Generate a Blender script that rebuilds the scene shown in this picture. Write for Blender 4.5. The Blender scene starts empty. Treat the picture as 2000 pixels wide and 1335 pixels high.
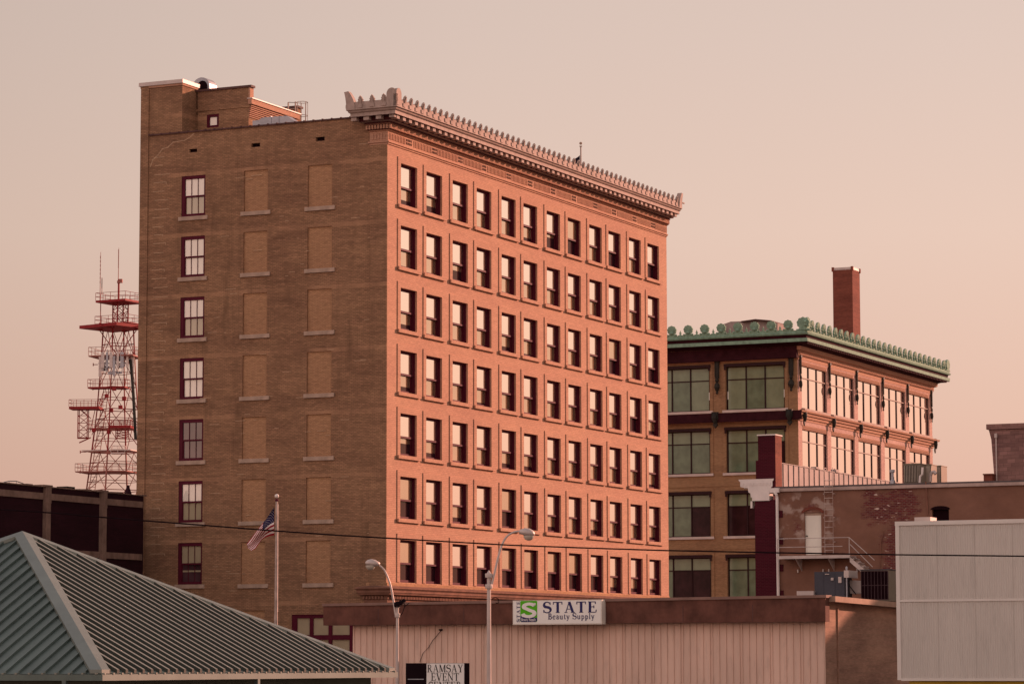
import bpy, math, random
from mathutils import Vector, Matrix
random.seed(7)
SC = bpy.context.scene
COL = SC.collection
H = 3.8                       # eye height above the ground; all heights below are given from eye level
R_ = math.radians
# ------------------------------------------------------------------ camera
FPX, PITCH, ROLL = 5900.09, .10545, .00171
cp, sp, cr, sr = math.cos(PITCH), math.sin(PITCH), math.cos(ROLL), math.sin(ROLL)
r0, u0, FW = Vector((1, 0, 0)), Vector((0, -sp, cp)), Vector((0, cp, sp))
RT, UP = cr*r0 - sr*u0, sr*r0 + cr*u0
cam = bpy.data.cameras.new('camera'); camo = bpy.data.objects.new('camera', cam); COL.objects.link(camo)
cam.sensor_width = 36; cam.lens = 36*FPX/2000; cam.clip_start = 1; cam.clip_end = 6000
m = Matrix((RT, UP, -FW)).transposed().to_4x4(); m.translation = (0, 0, H); camo.matrix_world = m
SC.camera = camo
# ------------------------------------------------------------------ sky, sun, exposure
SUN_EL, SUN_AZ = 16.5, 55.0        # azimuth clockwise from +Y (the view direction)
world = bpy.data.worlds.new('World'); SC.world = world; world.use_nodes = True
nt = world.node_tree; nt.nodes.clear()
def wn(t, **k):
    n = nt.nodes.new(t)
    for a, b in k.items(): setattr(n, a, b)
    return n
sky = wn('ShaderNodeTexSky', sky_type='NISHITA', sun_disc=False, sun_elevation=R_(SUN_EL), sun_rotation=R_(SUN_AZ), dust_density=4.0, ozone_density=1.0)
tc = wn('ShaderNodeTexCoord'); sep = wn('ShaderNodeSeparateXYZ'); nt.links.new(tc.outputs['Generated'], sep.inputs[0])
ramp = wn('ShaderNodeValToRGB'); nt.links.new(sep.outputs['Z'], ramp.inputs[0])
def lin(c): return tuple((x/255/12.92 if x/255 <= .04045 else ((x/255+.055)/1.055)**2.4) for x in c)
SKY = [(0.0, (216, 166, 145)), (.045, (220, 175, 156)), (.08, (223, 185, 166)), (.14, (224, 195, 179)), (.20, (216, 193, 181)), (.30, (204, 188, 180)), (.6, (176, 166, 166)), (1.0, (146, 142, 148))]
el = ramp.color_ramp.elements
el[0].position, el[0].color = SKY[0][0], lin(SKY[0][1])+(1,)
el[1].position, el[1].color = SKY[-1][0], lin(SKY[-1][1])+(1,)
for p, c in SKY[1:-1]:
    e = el.new(p); e.color = lin(c)+(1,)
# brighter, warmer towards the sunset side
sd = Vector((math.sin(R_(SUN_AZ)), math.cos(R_(SUN_AZ)), .12)).normalized()
dot = wn('ShaderNodeVectorMath', operation='DOT_PRODUCT'); dot.inputs[1].default_value = sd
nrm = wn('ShaderNodeVectorMath', operation='NORMALIZE'); nt.links.new(tc.outputs['Generated'], nrm.inputs[0]); nt.links.new(nrm.outputs[0], dot.inputs[0])
gl = wn('ShaderNodeValToRGB'); rm = wn('ShaderNodeMapRange'); rm.inputs[1].default_value = -1; nt.links.new(dot.outputs['Value'], rm.inputs[0]); nt.links.new(rm.outputs[0], gl.inputs[0])
ge = gl.color_ramp.elements
ge[0].position, ge[0].color = 0.0, (1.95, 1.85, 1.85, 1)
ge[1].position, ge[1].color = 1.0, (1.30, 1.14, 1.02, 1)
for p_, c_ in ((.40, (1.75, 1.68, 1.68)), (.60, (1.12, 1.10, 1.10)), (.715, (.905, .905, .90)), (.785, (1.03, 1.025, 1.02)), (.85, (1.10, 1.09, 1.085)), (.94, (1.14, 1.10, 1.06))):
    e = ge.new(p_); e.color = c_+(1,)
mul = wn('ShaderNodeMix', data_type='RGBA', blend_type='MULTIPLY', clamp_result=False); mul.inputs['Factor'].default_value = 1
nt.links.new(ramp.outputs[0], mul.inputs['A']); nt.links.new(gl.outputs[0], mul.inputs['B'])
bgA = wn('ShaderNodeBackground'); bgA.inputs['Strength'].default_value = .76; nt.links.new(mul.outputs['Result'], bgA.inputs[0])
bgB = wn('ShaderNodeBackground'); bgB.inputs['Strength'].default_value = .012; nt.links.new(sky.outputs[0], bgB.inputs[0])
ad = wn('ShaderNodeMixShader'); ad.inputs[0].default_value = .08
nt.links.new(bgA.outputs[0], ad.inputs[1]); nt.links.new(bgB.outputs[0], ad.inputs[2])
out = wn('ShaderNodeOutputWorld'); nt.links.new(ad.outputs[0], out.inputs[0])
sl = bpy.data.lights.new('sun', 'SUN'); sl.energy = 5.0; sl.angle = R_(.6); sl.color = (1.0, .50, .36)
so = bpy.data.objects.new('sun', sl); COL.objects.link(so)
sdir = Vector((math.sin(R_(SUN_AZ))*math.cos(R_(SUN_EL)), math.cos(R_(SUN_AZ))*math.cos(R_(SUN_EL)), math.sin(R_(SUN_EL))))
so.rotation_euler = sdir.to_track_quat('Z', 'Y').to_euler(); so.location = (0, 0, 60)
SC.view_settings.view_transform = 'Standard'; SC.view_settings.look = 'None'
SC.view_settings.exposure = 0.5; SC.view_settings.gamma = 1.0; SC.view_settings.use_curve_mapping = False

# ------------------------------------------------------------------ survey helpers
def ray(px, py): return FW + (px-1000)/FPX*RT + (667.5-py)/FPX*UP
def atY(px, py, Y):
    d = ray(px, py); return d*(Y/d.y)            # z counted from eye level
TH = 1.13348                                      # direction of the street grid
class Frame:
    """local axes of a building: x along the street, y across it"""
    def __init__(s, O, th=TH):
        s.O = Vector((O[0], O[1], 0)); s.th = th
        s.A = Vector((math.cos(th), math.sin(th), 0)); s.B = Vector((-math.sin(th), math.cos(th), 0))
    def onx(s, px, py, x0=0):
        d = ray(px, py); P = d*(((s.O+x0*s.A)@s.A)/(d@s.A)); return (P-s.O)@s.B, P.z
    def ony(s, px, py, y0=0):
        d = ray(px, py); P = d*(((s.O+y0*s.B)@s.B)/(d@s.B)); return (P-s.O)@s.A, P.z
    def loc(s, P): return ((P-s.O)@s.A, (P-s.O)@s.B, P.z)

# ------------------------------------------------------------------ mesh helpers
class MB:
    def __init__(s): s.v = []; s.f = []; s.mi = []; s.m = 0
    def face(s, pts):
        b = len(s.v); s.v += [tuple(p) for p in pts]; s.f.append(tuple(range(b, b+len(pts)))); s.mi.append(s.m)
    def box(s, x0, x1, y0, y1, z0, z1):
        if x0 > x1: x0, x1 = x1, x0
        if y0 > y1: y0, y1 = y1, y0
        if z0 > z1: z0, z1 = z1, z0
        b = len(s.v)
        s.v += [(x0,y0,z0),(x1,y0,z0),(x1,y1,z0),(x0,y1,z0),(x0,y0,z1),(x1,y0,z1),(x1,y1,z1),(x0,y1,z1)]
        for q in ((0,3,2,1),(4,5,6,7),(0,1,5,4),(1,2,6,5),(2,3,7,6),(3,0,4,7)):
            s.f.append(tuple(b+i for i in q)); s.mi.append(s.m)
        return s
    def tube(s, p0, p1, r, n=6, r1=None, cap=True):
        p0, p1 = Vector(p0), Vector(p1); r1 = r if r1 is None else r1
        d = (p1-p0)
        if d.length < 1e-6: return s
        q = d.to_track_quat('Z', 'Y'); b = len(s.v)
        for P, rr in ((p0, r), (p1, r1)):
            for i in range(n):
                a = 2*math.pi*i/n; s.v.append(tuple(P + q @ Vector((rr*math.cos(a), rr*math.sin(a), 0))))
        for i in range(n):
            j = (i+1) % n; s.f.append((b+i, b+j, b+n+j, b+n+i)); s.mi.append(s.m)
        if cap:
            s.f.append(tuple(b+n-1-i for i in range(n))); s.f.append(tuple(b+n+i for i in range(n))); s.mi += [s.m, s.m]
        return s
    def path(s, pts, r, n=6):
        """continuous bent pipe"""
        pts = [Vector(p) for p in pts]; b = len(s.v); N = len(pts)
        rr = r if isinstance(r, (list, tuple)) else [r]*N
        for k, P in enumerate(pts):
            d = (pts[min(k+1, N-1)]-pts[max(k-1, 0)]).normalized(); q = d.to_track_quat('Z', 'Y')
            for i in range(n):
                a = 2*math.pi*i/n; s.v.append(tuple(P + q @ Vector((rr[k]*math.cos(a), rr[k]*math.sin(a), 0))))
        for k in range(N-1):
            best = min(range(n), key=lambda o: (Vector(s.v[b+k*n])-Vector(s.v[b+(k+1)*n+o])).length)
            for i in range(n):
                j = (i+1) % n
                s.f.append((b+k*n+i, b+k*n+j, b+(k+1)*n+(j+best) % n, b+(k+1)*n+(i+best) % n)); s.mi.append(s.m)
        s.f.append(tuple(b+n-1-i for i in range(n))); s.f.append(tuple(b+(N-1)*n+i for i in range(n))); s.mi += [s.m]*2
        return s
    def extr(s, poly, o, ex, ey, ez, t):
        """polygon (2D) in plane ex,ey at o, thickness t along ez (centred)"""
        o, ex, ey, ez = Vector(o), Vector(ex), Vector(ey), Vector(ez); b = len(s.v); n = len(poly)
        for k in (-.5, .5):
            for p in poly: s.v.append(tuple(o + p[0]*ex + p[1]*ey + k*t*ez))
        s.f.append(tuple(b+n-1-i for i in range(n))); s.f.append(tuple(b+n+i for i in range(n))); s.mi += [s.m]*2
        for i in range(n):
            j = (i+1) % n; s.f.append((b+i, b+j, b+n+j, b+n+i)); s.mi.append(s.m)
        return s
    def sweep(s, rings):
        """rings: lists of points of equal length, joined ring to ring, open profile"""
        b = len(s.v); n = len(rings[0])
        for r in rings: s.v += [tuple(p) for p in r]
        for k in range(len(rings)-1):
            for i in range(n-1):
                s.f.append((b+k*n+i, b+k*n+i+1, b+(k+1)*n+i+1, b+(k+1)*n+i)); s.mi.append(s.m)
        s.f.append(tuple(b+i for i in range(n))); s.f.append(tuple(b+(len(rings)-1)*n+n-1-i for i in range(n))); s.mi += [s.m]*2
        return s
    def lathe(s, prof, c, n=12, ax='z'):
        b = len(s.v)
        for r, z in prof:
            for i in range(n):
                a = 2*math.pi*i/n
                s.v.append((c[0]+r*math.cos(a), c[1]+r*math.sin(a), c[2]+z))
        for k in range(len(prof)-1):
            for i in range(n):
                j = (i+1) % n; s.f.append((b+k*n+i, b+k*n+j, b+(k+1)*n+j, b+(k+1)*n+i)); s.mi.append(s.m)
        return s
    def mesh(s, name, mats, dz=0.0):
        me = bpy.data.meshes.new(name)
        me.from_pydata([(x, y, z+dz) for x, y, z in s.v], [], s.f)
        for mt in (mats if isinstance(mats, (list, tuple)) else [mats]): me.materials.append(mt)
        me.polygons.foreach_set('material_index', s.mi); me.update()
        import bmesh
        bm = bmesh.new(); bm.from_mesh(me); bmesh.ops.recalc_face_normals(bm, faces=bm.faces); bm.to_mesh(me); bm.free()
        return me
    def build(s, name, mats, parent=None, dz=H, smooth=False, loc=None):
        me = s.mesh(name, mats, dz)
        if smooth:
            for p in me.polygons: p.use_smooth = True
        return link(name, me, parent, loc)
def link(name, me, parent=None, loc=None):
    o = bpy.data.objects.new(name, me); COL.objects.link(o); o.parent = parent
    if loc is not None: o.location = loc
    return o
def tag(o, label=None, cat=None, group=None, kind=None):
    for k, v in (('label', label), ('category', cat), ('group', group), ('kind', kind)):
        if v: o[k] = v
    return o
def thing(name, O, th, label, cat, group=None):
    o = bpy.data.objects.new(name, None); COL.objects.link(o); o.location = (O[0], O[1], 0); o.rotation_euler = (0, 0, th)
    return tag(o, label, cat, group)
def copy_tree(o, parent=None):
    c = o.copy(); COL.objects.link(c); c.parent = parent
    for ch in list(o.children): copy_tree(ch, c)
    return c
def holed(mb, rects, u0, u1, z0, z1, fn, depth=None, rv=None):
    """rectangular wall with rectangular openings; fn(u,z,d) -> 3D point at depth d behind the face"""
    us = sorted({u0, u1, *[r[0] for r in rects], *[r[1] for r in rects]}); zs = sorted({z0, z1, *[r[2] for r in rects], *[r[3] for r in rects]})
    us = [u for u in us if u0 <= u <= u1]; zs = [z for z in zs if z0 <= z <= z1]
    for j in range(len(zs)-1):
        run = None
        for i in range(len(us)):
            inside = True
            if i < len(us)-1:
                cu, cz = (us[i]+us[i+1])/2, (zs[j]+zs[j+1])/2
                inside = any(r[0] < cu < r[1] and r[2] < cz < r[3] for r in rects)
            if not inside and run is None: run = us[i]
            if inside and run is not None:
                mb.face([fn(run, zs[j], 0), fn(us[i], zs[j], 0), fn(us[i], zs[j+1], 0), fn(run, zs[j+1], 0)]); run = None
    for r in rects:
        d = r[4] if len(r) > 4 else depth
        a, b, c, e = r[:4]
        for (p, q) in (((a, c), (a, e)), ((a, e), (b, e)), ((b, e), (b, c)), ((b, c), (a, c))):
            mb.face([fn(p[0], p[1], 0), fn(q[0], q[1], 0), fn(q[0], q[1], d), fn(p[0], p[1], d)])

# ------------------------------------------------------------------ materials
class NG:
    def __init__(s, name):
        s.mat = bpy.data.materials.new(name); s.mat.use_nodes = True; s.t = s.mat.node_tree; s.t.nodes.clear()
        s.out = s.t.nodes.new('ShaderNodeOutputMaterial'); s.tc = s.t.nodes.new('ShaderNodeTexCoord')
    def n(s, t, **k):
        x = s.t.nodes.new(t)
        for a, b in k.items(): setattr(x, a, b)
        return x
    def set(s, sock, v):
        if isinstance(v, bpy.types.NodeSocket): s.t.links.new(v, sock)
        else: sock.default_value = v
    def math(s, op, a, b=None, c=None, clamp=False):
        x = s.n('ShaderNodeMath', operation=op, use_clamp=clamp); s.set(x.inputs[0], a)
        if b is not None: s.set(x.inputs[1], b)
        if c is not None: s.set(x.inputs[2], c)
        return x.outputs[0]
    def mix(s, f, a, b, mode='MIX'):
        x = s.n('ShaderNodeMix', data_type='RGBA', blend_type=mode); s.set(x.inputs['Factor'], f)
        for k, v in (('A', a), ('B', b)):
            if not isinstance(v, bpy.types.NodeSocket) and len(v) == 3: v = tuple(v)+(1,)
            s.set(x.inputs[k], v)
        return x.outputs['Result']
    def wallco(s):
        """(u, z) coordinates on an upright wall of any facing"""
        g = s.n('ShaderNodeSeparateXYZ'); s.set(g.inputs[0], s.tc.outputs['Object'])
        nn = s.n('ShaderNodeSeparateXYZ'); s.set(nn.inputs[0], s.tc.outputs['Normal'])
        k = s.math('GREATER_THAN', s.math('ABSOLUTE', nn.outputs[0]), .6)
        u = s.math('ADD', s.math('MULTIPLY', g.outputs[1], k), s.math('MULTIPLY', g.outputs[0], s.math('SUBTRACT', 1., k)))
        c = s.n('ShaderNodeCombineXYZ'); s.set(c.inputs[0], u); s.set(c.inputs[1], g.outputs[2])
        s.sepo = g
        return c.outputs[0], u, g.outputs[2]
    def noise(s, co, scale, detail=4, rough=.55, mp=(1, 1, 1)):
        q = s.n('ShaderNodeMapping'); s.set(q.inputs[0], co); q.inputs['Scale'].default_value = mp
        x = s.n('ShaderNodeTexNoise'); s.set(x.inputs['Vector'], q.outputs[0]); x.inputs['Scale'].default_value = scale
        x.inputs['Detail'].default_value = detail; x.inputs['Roughness'].default_value = rough
        return x.outputs[0]
    def rng(s, v, a, b, c=0., d=1.):
        x = s.n('ShaderNodeMapRange'); s.set(x.inputs[0], v)
        for i, w in enumerate((a, b, c, d)): x.inputs[i+1].default_value = w
        return x.outputs[0]
    def brick(s, co, c1, c2, mo, bw=.21, rh=.07, ms=.012, off=.5):
        x = s.n('ShaderNodeTexBrick', offset=off); s.set(x.inputs['Vector'], co); x.inputs['Scale'].default_value = 1
        for k, v in (('Color1', c1), ('Color2', c2), ('Mortar', mo)): x.inputs[k].default_value = tuple(v)+(1,)
        x.inputs['Mortar Size'].default_value = ms; x.inputs['Brick Width'].default_value = bw; x.inputs['Row Height'].default_value = rh
        x.inputs['Mortar Smooth'].default_value = .2; x.inputs['Bias'].default_value = -.1
        return x.outputs['Color'], x.outputs['Fac']
    def finish(s, col, rough=.85, metal=0., bump=None, bs=.3, bd=.02, spec=.3):
        b = s.n('ShaderNodeBsdfPrincipled'); s.set(b.inputs['Base Color'], col if isinstance(col, bpy.types.NodeSocket) else tuple(col)+(1,))
        s.set(b.inputs['Roughness'], rough); b.inputs['Metallic'].default_value = metal; b.inputs['Specular IOR Level'].default_value = spec
        if bump is not None:
            x = s.n('ShaderNodeBump'); x.inputs['Strength'].default_value = bs; x.inputs['Distance'].default_value = bd; s.set(x.inputs['Height'], bump); s.set(b.inputs['Normal'], x.outputs[0])
        s.set(s.out.inputs[0], b.outputs[0]); s.bsdf = b
        return s.mat
def plain(name, c, rough=.7, metal=0., var=.18, scale=1.5, spec=.16, mp=(1, 1, 1), dirt=0.):
    g = NG(name); nz = g.noise(g.tc.outputs['Object'], scale, 5, .6, mp)
    k = g.rng(nz, .3, .7, 1-var, 1+var)
    cc = g.n('ShaderNodeCombineColor'); [g.set(cc.inputs[i], k) for i in range(3)]
    col = g.mix(1., c, cc.outputs[0], 'MULTIPLY')
    if dirt:
        n2 = g.noise(g.tc.outputs['Object'], 3., 6, .7, (1, 1, .25))
        col = g.mix(g.math('MULTIPLY', g.rng(n2, .52, .72), dirt), col, tuple(x*.35 for x in c))
    return g.finish(col, rough, metal, nz, .15, .01, spec)
def brickmat(name, base, spread=.16, mortar=None, var=.3, rh=.075, streak=.35, bands=0, vs=.35, bw=.22, ms=.014, soot_shade=0.):
    g = NG(name); co, u, z = g.wallco()
    c1 = tuple(x*(1+spread) for x in base); c2 = tuple(x*(1-spread) for x in base); mo = mortar or tuple(x*.72 for x in base)
    col, fac = g.brick(co, c1, c2, mo, bw, rh, ms)
    n1 = g.noise(co, vs, 6, .62, (.6, 1.6, 1)); n2 = g.noise(co, 1.1, 5, .7, (.35, 3.2, 1)); n3 = g.noise(co, 6., 3, .6, (.5, 3.4, 1))
    k = g.math('ADD', g.math('ADD', g.math('MULTIPLY', g.rng(n1, .3, .7, -1, 1), var), g.math('MULTIPLY', g.rng(n2, .3, .7, -1, 1), streak)), g.math('MULTIPLY', g.rng(n3, .25, .75, -1, 1), .16))
    k = g.math('MAXIMUM', g.math('ADD', k, 1.), .35)
    cc = g.n('ShaderNodeCombineColor'); g.set(cc.inputs[0], k); g.set(cc.inputs[1], g.math('MULTIPLY', g.math('ADD', k, g.rng(n1, .3, .7, -.03, .03)), 1.)); g.set(cc.inputs[2], k)
    col = g.mix(1., col, cc.outputs[0], 'MULTIPLY')
    if bands:
        f = g.math('FRACT', g.math('DIVIDE', g.math('SUBTRACT', z, 29.22+H), 3.7)); f = g.math('LESS_THAN', f, .07)
        n4 = g.noise(co, .25, 3, .6, (1, .15, 1)); f = g.math('MULTIPLY', f, g.rng(n4, .40, .58))
        col = g.mix(g.math('MULTIPLY', f, bands), col, tuple(min(1, x*1.75) for x in base))
    if soot_shade:
        n5 = g.noise(co, .9, 6, .7, (1.6, .16, 1)); n6 = g.noise(co, .13, 5, .6)
        f = g.math('MULTIPLY', g.rng(n5, .48, .72), g.rng(n6, .38, .62)); col = g.mix(g.math('MULTIPLY', f, soot_shade), col, tuple(x*.42 for x in base))
        n7 = g.noise(co, 1.4, 4, .6, (1, 2.2, 1)); f = g.math('MULTIPLY', g.math('GREATER_THAN', n7, .64), .35); col = g.mix(f, col, tuple(min(1, x*1.5) for x in base))
    return g.finish(col, .9, 0, fac, .25, -.006, .15)
def glass(name, back, refl=.8, tint=(1, 1, 1), rough=.02, wob=.0, stripes=None, var=.12):
    """window pane: a mirror-like sheet over whatever hangs behind it"""
    g = NG(name); oc = g.tc.outputs['Object']
    nz = g.noise(oc, 1.3, 3, .5); k = g.rng(nz, .3, .7, 1-var, 1+var)
    cc = g.n('ShaderNodeCombineColor'); [g.set(cc.inputs[i], k) for i in range(3)]
    col = g.mix(1., back, cc.outputs[0], 'MULTIPLY')
    if stripes:
        w = g.n('ShaderNodeTexWave', wave_type='BANDS', bands_direction=stripes[0]); g.set(w.inputs['Vector'], oc); w.inputs['Scale'].default_value = stripes[1]; w.inputs['Distortion'].default_value = .6
        col = g.mix(g.math('MULTIPLY', w.outputs['Fac'], stripes[2]), col, tuple(x*.45 for x in back))
    d = g.n('ShaderNodeBsdfDiffuse'); g.set(d.inputs[0], col)
    gl_ = g.n('ShaderNodeBsdfGlossy'); gl_.inputs[0].default_value = tuple(tint)+(1,); gl_.inputs['Roughness'].default_value = rough
    if wob:
        nn = g.noise(oc, .9, 2, .5); b = g.n('ShaderNodeBump'); b.inputs['Strength'].default_value = 1; b.inputs['Distance'].default_value = wob; g.set(b.inputs['Height'], nn); g.set(gl_.inputs['Normal'], b.outputs[0])
    mx = g.n('ShaderNodeMixShader'); mx.inputs[0].default_value = refl; g.set(mx.inputs[1], d.outputs[0]); g.set(mx.inputs[2], gl_.outputs[0])
    g.set(g.out.inputs[0], mx.outputs[0]); return g.mat
M_ = {}
M_['brick'] = brickmat('buff_brick', (.285, .160, .094), bands=.45, soot_shade=.75, var=.2, streak=.2, spread=.22, ms=.02, rh=.09, bw=.26)
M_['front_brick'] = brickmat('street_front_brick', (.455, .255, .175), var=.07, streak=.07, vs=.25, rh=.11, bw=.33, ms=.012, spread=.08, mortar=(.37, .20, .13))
M_['infill'] = brickmat('infill_brick', (.40, .225, .125), var=.1, streak=.12)
M_['terra'] = plain('terracotta_trim', (.375, .285, .245), .75, var=.16, scale=2.2, dirt=.5)
M_['stone'] = plain('sill_stone', (.40, .29, .225), .85, var=.2, scale=2.)
M_['maroon'] = plain('maroon_paint', (.085, .010, .022), .6, var=.15, spec=.08)
M_['coping'] = plain('dark_coping_tile', (.10, .05, .045), .7)
M_['metal_cap'] = plain('pale_metal_cap', (.50, .42, .39), .5, .2, var=.1)
M_['galv'] = plain('galvanised_duct', (.34, .34, .37), .45, .5, var=.2)
M_['roofing'] = plain('dark_roofing', (.10, .08, .08), .9)
M_['pane'] = glass('reflecting_pane', (.25, .20, .16), .93, (.98, .95, .93), .012, .004)
M_['pane_low'] = glass('screened_pane', (.30, .20, .12), .66, (.86, .76, .66), .05, .004)
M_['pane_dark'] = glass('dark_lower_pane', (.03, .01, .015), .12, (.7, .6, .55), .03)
M_['blind'] = glass('pale_blind_pane', (.80, .72, .62), .10, var=.05)
M_['blind_tan'] = glass('tan_blind_pane', (.40, .33, .22), .10, var=.06)
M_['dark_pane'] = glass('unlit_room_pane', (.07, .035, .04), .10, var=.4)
M_['black'] = plain('black_rubber', (.012, .006, .008), .8, spec=.03)
M_['void'] = plain('deep_shadow_interior', (.014, .005, .007), .9, spec=.02)
# ================================================================== ground and roads
g = NG('asphalt_lot'); nz = g.noise(g.tc.outputs['Object'], .4, 6, .6); nn = g.noise(g.tc.outputs['Object'], 9, 4, .7)
col = g.mix(g.rng(nz, .35, .65), (.13, .115, .10), (.19, .165, .15)); col = g.mix(g.math('MULTIPLY', nn, .4), col, (.12, .10, .09)); g.finish(col, .9, 0, nn, .3, .01)
mb = MB(); mb.face([(-3000, -200, 0), (3000, -200, 0), (3000, 5000, 0), (-3000, 5000, 0)])
tag(mb.build('ground', g.mat, dz=0), kind='structure')
# the street that runs between the two rows of buildings
O1 = (-7.27509, 174.97443)
FM = Frame(O1)
def road_pts(x0, x1, y0, y1, z): return [FM.O + a*FM.A + b*FM.B + Vector((0, 0, z)) for a, b in ((x0, y0), (x1, y0), (x1, y1), (x0, y1))]
M_['asphalt'] = plain('road_asphalt', (.05, .045, .043), .9, var=.15)
M_['concrete'] = plain('pavement_concrete', (.30, .26, .23), .9, var=.15)
mb = MB(); mb.face(road_pts(-160, 260, -22.5, -4, .004)); tag(mb.build('road', M_['asphalt'], dz=0), kind='structure')
mb = MB()
for y0, y1 in ((-4, -.05), (-26.3, -22.5)):
    p = road_pts(-60, 200, y0, y1, 0); q = road_pts(-60, 200, y0, y1, .14); mb.face(q)
    for i in range(4): mb.face([p[i], p[(i+1) % 4], q[(i+1) % 4], q[i]])
tag(mb.build('pavement', M_['concrete'], dz=0), kind='structure')
mb = MB()
for k in range(40): mb.face(road_pts(-60+6*k, -57+6*k, -13.32, -13.2, .008))
tag(mb.build('road_marking', plain('yellow_road_paint', (.6, .38, .06)), dz=0), kind='structure')

# ================================================================== tall brick office block
LEN, WID, ROOF = 43.3, 16.95, 31.2
tall = thing('office_building', O1, TH, 'tallest brick office block, seven rows of sash windows under a pale crested cornice', 'building', )
COLS = [1.63, 4.985, 8.55, 11.93, 15.55, 18.85, 22.457, 25.83, 29.393, 32.664, 36.274, 39.62]
WW, WH, RD = 2.115, 2.47, .29
rowz = [26.83-3.7*k for k in range(7)]
# --- street wall (lit side): plane y=0 facing -y
mb = MB()
rects = [(c, c+WW, z, z+WH) for c in COLS for z in rowz]
low = [(c+.1, c+2.9, -3.3, 2.4) for c in COLS]
holed(mb, rects+low, 0, LEN, -H, 31.0, lambda u, z, d: (u, d, z), RD)
for c in COLS:
    for i, z in enumerate(rowz):
        zb = z-.06 if i < 6 else z
        mb.box(c-.36, c-.003, -.05, .003, zb, z+WH+.36)          # raised surround: shadow line on its left edge
        mb.box(c+WW+.003, c+WW+.16, -.05, .003, zb, z+WH+.36)
        mb.box(c-.003, c+WW+.003, -.05, .003, z+WH+.003, z+WH+.36)
wall_front = mb.build('street_wall', M_['front_brick'], tall)
mb = MB(); mb.box(-.40, WW+.42, -.16, -.052, -.20, -.004); mb.box(.004, WW-.004, -.10, RD-.1, -.17, .02); fsill = mb.mesh('sill', M_['front_brick'])
# --- shaded side wall: plane x=0 facing -x
mb = MB()
real = [(12.37, 14.04, 26.77-3.69*k, 29.25-3.69*k, .14) for k in range(7)]
bri = [(a, b, 26.80-3.70*k, 29.28-3.70*k, .11) for k in range(7) for a, b in ((8.05, 9.69), (3.68, 5.32))]
vents = [(12.97, 13.51, 30.68, 30.89, .4), (8.6, 9.19, 30.68, 30.91, .4), (4.2, 4.79, 30.71, 30.95, .4)]
gw = [(1.9, 6.25, -2.0, 2.78, .2)]
lowb = [(8.05, 9.69, .6, 3.05, .11)]
fx = lambda u, z, d: (d, u, z)
holed(mb, real+bri+vents+gw+lowb, 0, 16.39, -H, 31.9, fx)
# rest of the shell: parapets, back and far ends
mb.face([(0, 0, 31.0), (0, 0, 31.9), (.35, 0, 31.9), (.35, 0, 31.0)])
mb.face([(.35, 0, ROOF), (.35, 14.05, ROOF), (.35, 14.05, 31.9), (.35, 0, 31.9)])
mb.face([(0, 0, 31.9), (.35, 0, 31.9), (.35, 16.39, 31.9), (0, 16.39, 31.9)])
mb.face([(LEN, 0, -H), (LEN, WID, -H), (LEN, WID, 31.9), (LEN, 0, 31.9)])
mb.face([(0, WID, -H), (LEN, WID, -H), (LEN, WID, 31.9), (0, WID, 31.9)])
# narrow pilaster strip at the rear corner
mb.box(-.07, .3, 16.39, WID+.004, -H, 35.0)
mb.box(-.06, -.003, -.002, 1.12, -H, 30.2)                       # shallow corner pier
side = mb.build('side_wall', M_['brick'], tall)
mb = MB(); mb.face([(.3, .3, ROOF), (LEN, .3, ROOF), (LEN, WID, ROOF), (.3, WID, ROOF)]); mb.build('flat_roof', M_['roofing'], tall)
for a, b, z0, z1, d in vents: mb = MB(); mb.box(.18, .3, a+.003, b-.003, z0+.003, z1-.003); mb.build('wall_vent', M_['void'], tall)
# tile coping along the side parapet
mb = MB(); y = .0
while y < 16.3:
    y1 = min(y+.62, 16.36); mb.box(-.09, .42, y+.012, y1-.012, 31.9, 31.985); mb.box(-.11, .44, y1-.07, y1+.02, 31.93, 32.02); y += .62
mb.build('parapet_coping', M_['coping'], tall)
# mortar repairs: stitched crack lines near the rear corner
mb = MB(); random.seed(3)
for k in range(46):
    z = 30.55 - .535*k + random.uniform(-.05, .05)
    if z < .5: break
    a = random.uniform(15.93, 16.1); b = a-random.uniform(.55, 1.1); mb.box(-.006, .004, b, a, z, z+.035)
    if random.random() < .4: mb.box(-.006, .004, b, b+.035, z-.12, z)
cr_ = [(16.3, 30.0), (16.1, 30.45), (15.7, 30.75), (15.45, 31.05), (15.1, 31.1), (14.7, 31.4), (13.9, 31.45), (13.5, 31.62), (13.2, 31.85)]
for (a, b), (c, d) in zip(cr_, cr_[1:]):
    n = 4
    for i in range(n):
        ya, yb = a+(c-a)*i/n, a+(c-a)*(i+1)/n; za, zb = b+(d-b)*i/n, b+(d-b)*(i+1)/n
        mb.box(-.008, .004, min(ya, yb), max(ya, yb), za-.02, za+.025); mb.box(-.008, .004, yb-.02, yb+.02, min(za, zb), max(za, zb))
for k in range(60):
    yy = random.uniform(.4, 12); zz = random.uniform(4, 31); mb.box(-.005, .004, yy, yy+random.uniform(.15, .8), zz, zz+.03)
mb.build('mortar_repair', plain('pale_mortar', (.46, .31, .20), .9, var=.25, scale=5), tall)

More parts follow.
